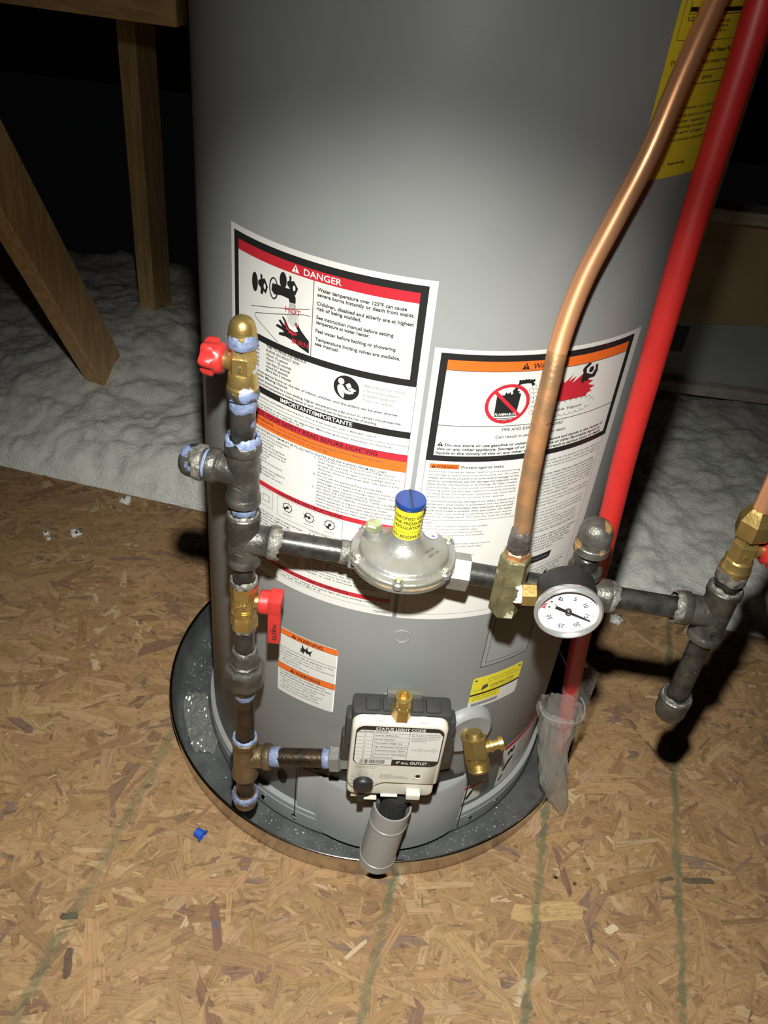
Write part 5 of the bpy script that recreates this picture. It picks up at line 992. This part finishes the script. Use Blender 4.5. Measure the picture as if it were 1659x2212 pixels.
g = G(); lathe(g, F(0.0270, 0.2270, -0.0035), UN, [(0, 0.0016), (0.0036, 0.0040)], n=28, caps=(True, False)); lathe(g, F(0.0270, 0.2270, 0.0), UN, [(0, 0.0040), (0.0006, 0.0046), (0.0004, 0.0040)], n=28, caps=(False, False)); fin('light_socket', g, m_cream, GV)
g = G(); lathe(g, F(0.0270, 0.2270, 0.0), UN, [(0.0001, 0.0028), (0.0003, 0.0)], n=20); fin('light_hole', g, m_blackpl, GV)
fin('igniter_button', (lambda g: (rbox(g, F(0.0250, 0.1945, 0.0005), (0.0078, 0.005, 0.0042), (UT, -UN, Vector((0, 0, 1))), 0.0008), g)[1])(G()), m_cream, GV)
fin('igniter_socket', (lambda g: (rbox(g, F(0.0250, 0.1855, -0.004), (0.0068, 0.006, 0.0055), (UT, -UN, Vector((0, 0, 1))), 0.0008), g)[1])(G()), m_blackpl, GV)
fin('lock_tab', (lambda g: (rbox(g, F(-0.0330, 0.1850, -0.004), (0.0036, 0.006, 0.0075), (UT, -UN, Vector((0, 0, 1))), 0.0008), g)[1])(G()), m_blackpl, GV)
fin('bottom_lip', (lambda g: (rbox(g, F(-0.0010, 0.1850, -0.0045), (0.0095, 0.003, 0.0012), (UT, -UN, Vector((0, 0, 1))), 0.0004, 1), g)[1])(G()), m_white, GV)
fin('bracket', (lambda g: (rbox(g, F(-0.034, 0.176, -0.012), (0.0095, 0.001, 0.0075), (UT, -UN, Vector((0, 0, 1))), 0.0004, 1), rbox(g, F(-0.022, 0.1715, -0.010), (0.008, 0.004, 0.0012), (UT, -UN, Vector((0, 0, 1))), 0.0004, 1), g)[2])(G()), m_cream, GV)
AXV = (UT, -UN, Vector((0, 0, 1)))
g = G(); rbox(g, F(0.0015, 0.2800, -0.0250), (0.0530, 0.0140, 0.0370), AXV, 0.005); rbox(g, F(0.0020, 0.2790, -0.0240), (0.0590, 0.0100, 0.0240), AXV, 0.004); rbox(g, F(0.002, 0.250, -0.024), (0.0620, 0.008, 0.020), AXV, 0.004)
for u in (-0.030, -0.012, 0.016, 0.034): rbox(g, F(u, 0.3155, -0.0240), (0.0080, 0.0100, 0.0050), AXV, 0.003)
fin('back_housing', g, m_darkpl, GV, sharp=35)
g = G(); rbox(g, F(0.0, 0.262, -0.046), (0.022, 0.010, 0.030), AXV, 0.004); fin('valve_casting', g, m_alu, GV)
g = G(); lathe(g, F(0.002, 0.282, -0.0545), UN, [(0, 0.024), (0.003, 0.0235), (0.004, 0.021), (0.004, 0)], n=48); fin('escutcheon', g, m_jacket, GV)
g = G(); rbox(g, F(0.003, 0.3225, -0.0340), (0.0185, 0.004, 0.0050), AXV, 0.001); fin('valve_flange', g, M('plated flange', (0.20, 0.19, 0.16), 0.4, 0.5), GV)
g = G(); bo_ = F(-0.0005, 0, -0.0115); lathe(g, bo_, UP, [(0.3130, 0.0085), (0.3150, 0.0112), (0.3320, 0.0112), (0.3340, 0.0098), (0.3345, 0.0090), (0.3440, 0.0090), (0.3450, 0.0082), (0.3450, 0.0058), (0.3380, 0.0050)], n=6, rot=0.12+PI/2, caps=(True, False)); lathe(g, bo_, UP, [(0.334, 0.0092), (0.3445, 0.0092), (0.3455, 0.0084), (0.3455, 0.0056), (0.3390, 0.0054)], n=36, caps=(False, True)); fin('pilot_fitting', g, m_brass, GV, sharp=22)
ih = VI+VA*0.1005; g = G(); lathe(g, ih, VA, [(0, PR), (0, 0.0150), (0.001, 0.0160), (0.011, 0.0160), (0.014, 0.0125), (0.030, 0.0120)], n=6, rot=0.2); fin('inlet_hub', g, m_alu, GV, sharp=22)
g = G(); lathe(g, Vector(F(0.004, 0.255, -0.070)), UN, [(0, 0.014), (0.028, 0.014)], n=30); fin('mounting_nipple', g, m_alu, GV)

# grey tube stub below the control, resting on the pan rim
GT = thing('tube_stub', 'short grey upright tube under the gas control, leaning over pan rim', 'tube', (0.0300, -0.2980, 0.0445))
ta, tb = Vector((0.0298, -0.2985, 0.0440)), Vector((0.0392, -0.2935, 0.1520)); td = tb-ta; TL = td.length
g = G(); lathe(g, ta, td, [(0, 0.0200), (0, 0.0222), (0.010, 0.0222), (0.0105, 0.0230), (0.0135, 0.0230), (0.014, 0.0222), (TL-0.030, 0.0222), (TL-0.0295, 0.0231), (TL-0.0265, 0.0231), (TL-0.026, 0.0224), (TL, 0.0224), (TL, 0.0205), (TL-0.022, 0.0205)], n=64, caps=(False, False)); fin('tube_wall', g, m_pvc, GT, sharp=30)
g = G(); lathe(g, ta, td, [(TL-0.022, 0.0), (TL-0.022, 0.0205)], n=40, caps=(False, False)); lathe(g, ta+Vector((0.002, 0.004, 0)), td, [(TL-0.022, 0.0150), (TL+0.018, 0.0150), (TL+0.020, 0.013)], n=40); fin('foam_plug', g, M('black foam', (0.012, 0.012, 0.012), 0.95, bump=0.8, bscale=300), GT)

# ------------------------------------------------------------------ brass drain valve
a = math.radians(26.5); dn_ = Vector((math.sin(a), -math.cos(a), 0)); dt_ = Vector((math.cos(a), math.sin(a), 0)); HC = Vector((HX, HY, 0))
DV = thing('drain_valve', 'brass drain valve with open mouth right of the gas control', 'valve', HC+dn_*0.26+Vector((0, 0, 0.2)))
g = G(); lathe(g, HC+dn_*0.2390+Vector((0, 0, 0.2270)), dn_, [(0, 0.036), (0.004, 0.0355), (0.0105, 0.0320), (0.0125, 0.0290), (0.0115, 0.020), (0.0100, 0.0)], n=64, caps=(False, False)); fin('escutcheon', g, m_jacket, DV, sharp=40)
bc_ = HC+dn_*0.273+Vector((0, 0, 0.2270)); od = (dn_*0.50-Vector((0, 0, 1))*0.86-dt_*-0.05).normalized()
g = G(); lathe(g, HC+dn_*0.240+Vector((0, 0, 0.2270)), dn_, [(0, 0.0095), (0.030, 0.0095)], n=30)
lathe(g, bc_-od*0.016, od, [(0, 0.0115), (0.001, 0.0145), (0.024, 0.0145), (0.026, 0.0125)], n=6, rot=0.2); lathe(g, bc_-od*0.023, od, [(0, 0.0), (0.001, 0.009), (0.009, 0.0112)], n=30)
lathe(g, bc_+od*0.009, od, [(0, 0.0122), (0.004, 0.0122), (0.0045, 0.0136), (0.006, 0.0122), (0.0075, 0.0136), (0.009, 0.0122), (0.0105, 0.0136), (0.012, 0.0122), (0.0135, 0.0134), (0.0165, 0.0120), (0.0165, 0.0075), (0.006, 0.0065), (0.006, 0)], n=40, caps=(False, False)); fin('valve_body', g, m_brass, DV, sharp=25)
sdv = (dt_*0.92+Vector((0, 0, 0.30))+dn_*0.2).normalized()
g = G(); lathe(g, bc_, sdv, [(0.006, 0.0075), (0.0160, 0.0066), (0.0165, 0.0080), (0.0190, 0.0080), (0.0195, 0.0060), (0.0260, 0.0060), (0.0265, 0.0085), (0.0320, 0.0085), (0.0325, 0.004), (0.0330, 0)], n=30); fin('stem', g, m_brass, DV, sharp=30)

# ------------------------------------------------------------------ red pipe
g = G(); tube(g, crom([(0.2085, -0.160, 1.25), (0.2056, -0.1665, 1.0031), (0.2041, -0.1722, 0.9709), (0.2032, -0.1772, 0.9315), (0.2009, -0.1845, 0.848), (0.2000, -0.1925, 0.7771), (0.2030, -0.1905, 0.6913), (0.2085, -0.1815, 0.5876), (0.2205, -0.1660, 0.4595), (0.2400, -0.1320, 0.2894), (0.2680, -0.0960, 0.100), (0.2765, -0.0850, 0.034)], 12), 0.0111, 32)
tag(fin('red_pipe', g, m_redpipe), 'long red plastic pipe running down the right side of the tank into the pan', 'pipe')

# ------------------------------------------------------------------ plastic film
def bag(secs, n, seed, amp):
    rr = random.Random(seed); g = G(); vs = []
    for k, (c, rx, ry, ax) in enumerate(secs):
        c = Vector(c); u, w, d = frame(ax)
        for i in range(n):
            a_ = 2*PI*i/n; q = Vector((math.cos(a_)*2.2, math.sin(a_)*2.2, k*0.35+seed))
            f = 1+amp*noise.noise(Vector((q.x*0.8, q.y*0.8, k*0.10+seed)))+amp*1.5*abs(noise.noise(Vector((q.x*1.9, q.y*1.9, k*0.16+seed))))+amp*0.8*abs(noise.noise(Vector((q.x*4.1, q.y*4.1, k*0.3+seed))))-0.10
            p = c+u*math.cos(a_)*rx*f+w*math.sin(a_)*ry*f
            if (p.x-HX)**2+(p.y-HY)**2 < 0.2425**2 and p.z > 0.05:
                q2 = Vector((p.x-HX, p.y-HY)).normalized()*0.2432; p.x = HX+q2.x; p.y = HY+q2.y
            vs.append(p)
    g.add(vs, [(k*n+i, k*n+(i+1) % n, (k+1)*n+(i+1) % n, (k+1)*n+i) for k in range(len(secs)-1) for i in range(n)]); return g
def lerp_secs(S, m):
    out = []
    C_ = crom([s[0] for s in S], m); R1 = crom([(s[1], s[2], 0) for s in S], m)
    for i, (c, r) in enumerate(zip(C_, R1)): d = C_[min(i+1, len(C_)-1)]-C_[max(i-1, 0)]; out.append((c, r.x, r.y, d))
    return out
BG = thing('plastic_bag', 'open crumpled clear plastic bag hanging over the pan rim at right', 'plastic bag', (0.255, -0.15, 0.05))
S = [((0.2380, -0.1520, 0.2000), 0.027, 0.027), ((0.2375, -0.1560, 0.1820), 0.027, 0.026), ((0.2390, -0.1610, 0.1500), 0.022, 0.022), ((0.2430, -0.1650, 0.1150), 0.018, 0.018), ((0.2500, -0.1680, 0.0830), 0.015, 0.018), ((0.2600, -0.1700, 0.0560), 0.009, 0.016), ((0.2720, -0.1700, 0.0280), 0.006, 0.010), ((0.2800, -0.1700, 0.0050), 0.003, 0.004)]
fin('bag_body', bag(lerp_secs(S, 5), 48, 3.0, 0.20), m_film, BG, sharp=50)
g = G(); lp = []
for i in range(26):
    a_ = -3.0+3.6*i/25; lp.append(Vector((0.2380+0.0285*math.cos(a_), -0.1520+0.0285*math.sin(a_), 0.1995+0.003*math.sin(3*a_))))
tube(g, lp, 0.0011, 6); fin('folded_lip', g, m_film, BG)
g = G(); vs = []; nx, nz = 18, 22
for j in range(nz+1):
    for i in range(nx+1):
        a_ = -0.4+1.9*i/nx; p = Vector((0.2390+0.027*math.cos(a_), -0.1490+0.027*math.sin(a_), 0.190+0.060*(j/nz)))
        p += Vector((noise.noise(Vector((i*.3, j*.25, 1))), noise.noise(Vector((i*.3, j*.25, 7))), 0))*0.005+Vector((0.006*(j/nz), 0.010*(j/nz), -0.012*(i/nx-0.5)**2)); vs.append(p)
g.add(vs, [(j*(nx+1)+i, j*(nx+1)+i+1, (j+1)*(nx+1)+i+1, (j+1)*(nx+1)+i) for j in range(nz) for i in range(nx)]); fin('bag_flap', g, m_film2, BG, sharp=180)
g = G(); vs = []; nx, ny = 46, 46
for j in range(ny+1):
    for i in range(nx+1):
        x = -0.2790+0.074*i/nx; y = -0.158+0.102*j/ny
        x2 = x+0.012*(j/ny-0.5); r = math.hypot(x2, y)
        if r < 0.2505: x2 *= 0.2505/r; y *= 0.2505/r
        if r > 0.286: x2 *= 0.286/r; y *= 0.286/r
        q = Vector((x*34, y*34, 2.0)); h = 0.008+0.012*abs(noise.noise(q))+0.008*abs(noise.noise(q*2.6))+0.004*noise.noise(q*6)
        vs.append((x2, y, 0.0025+max(0.001, h)))
g.add(vs, [(j*(nx+1)+i, j*(nx+1)+i+1, (j+1)*(nx+1)+i+1, (j+1)*(nx+1)+i) for j in range(ny) for i in range(nx)])
tag(fin('plastic_film', g, m_film, sharp=25), 'crumpled scrap of clear plastic film lying in the pan, left of the pipe column', 'plastic film')

# ------------------------------------------------------------------ blue thread protector on the deck
BC = Vector((-0.1985, -0.2770, 0.0072)); bdir = Vector((0.86, -0.42, -0.12)).normalized()
g = G(); lathe(g, BC-bdir*0.006, bdir, [(0, 0.0), (0, 0.0052), (0.0006, 0.0058), (0.010, 0.0064), (0.0105, 0.0088), (0.0118, 0.0090), (0.0120, 0.0064), (0.002, 0.0054), (0.002, 0)], n=40, caps=(False, False))
g.v = [(v[0], v[1], max(v[2], 0.0012)) for v in g.v]
tag(fin('plastic_plug', g, m_blueplastic, sharp=30), 'small blue plastic thread plug with flange lying on the wooden deck', 'plug')
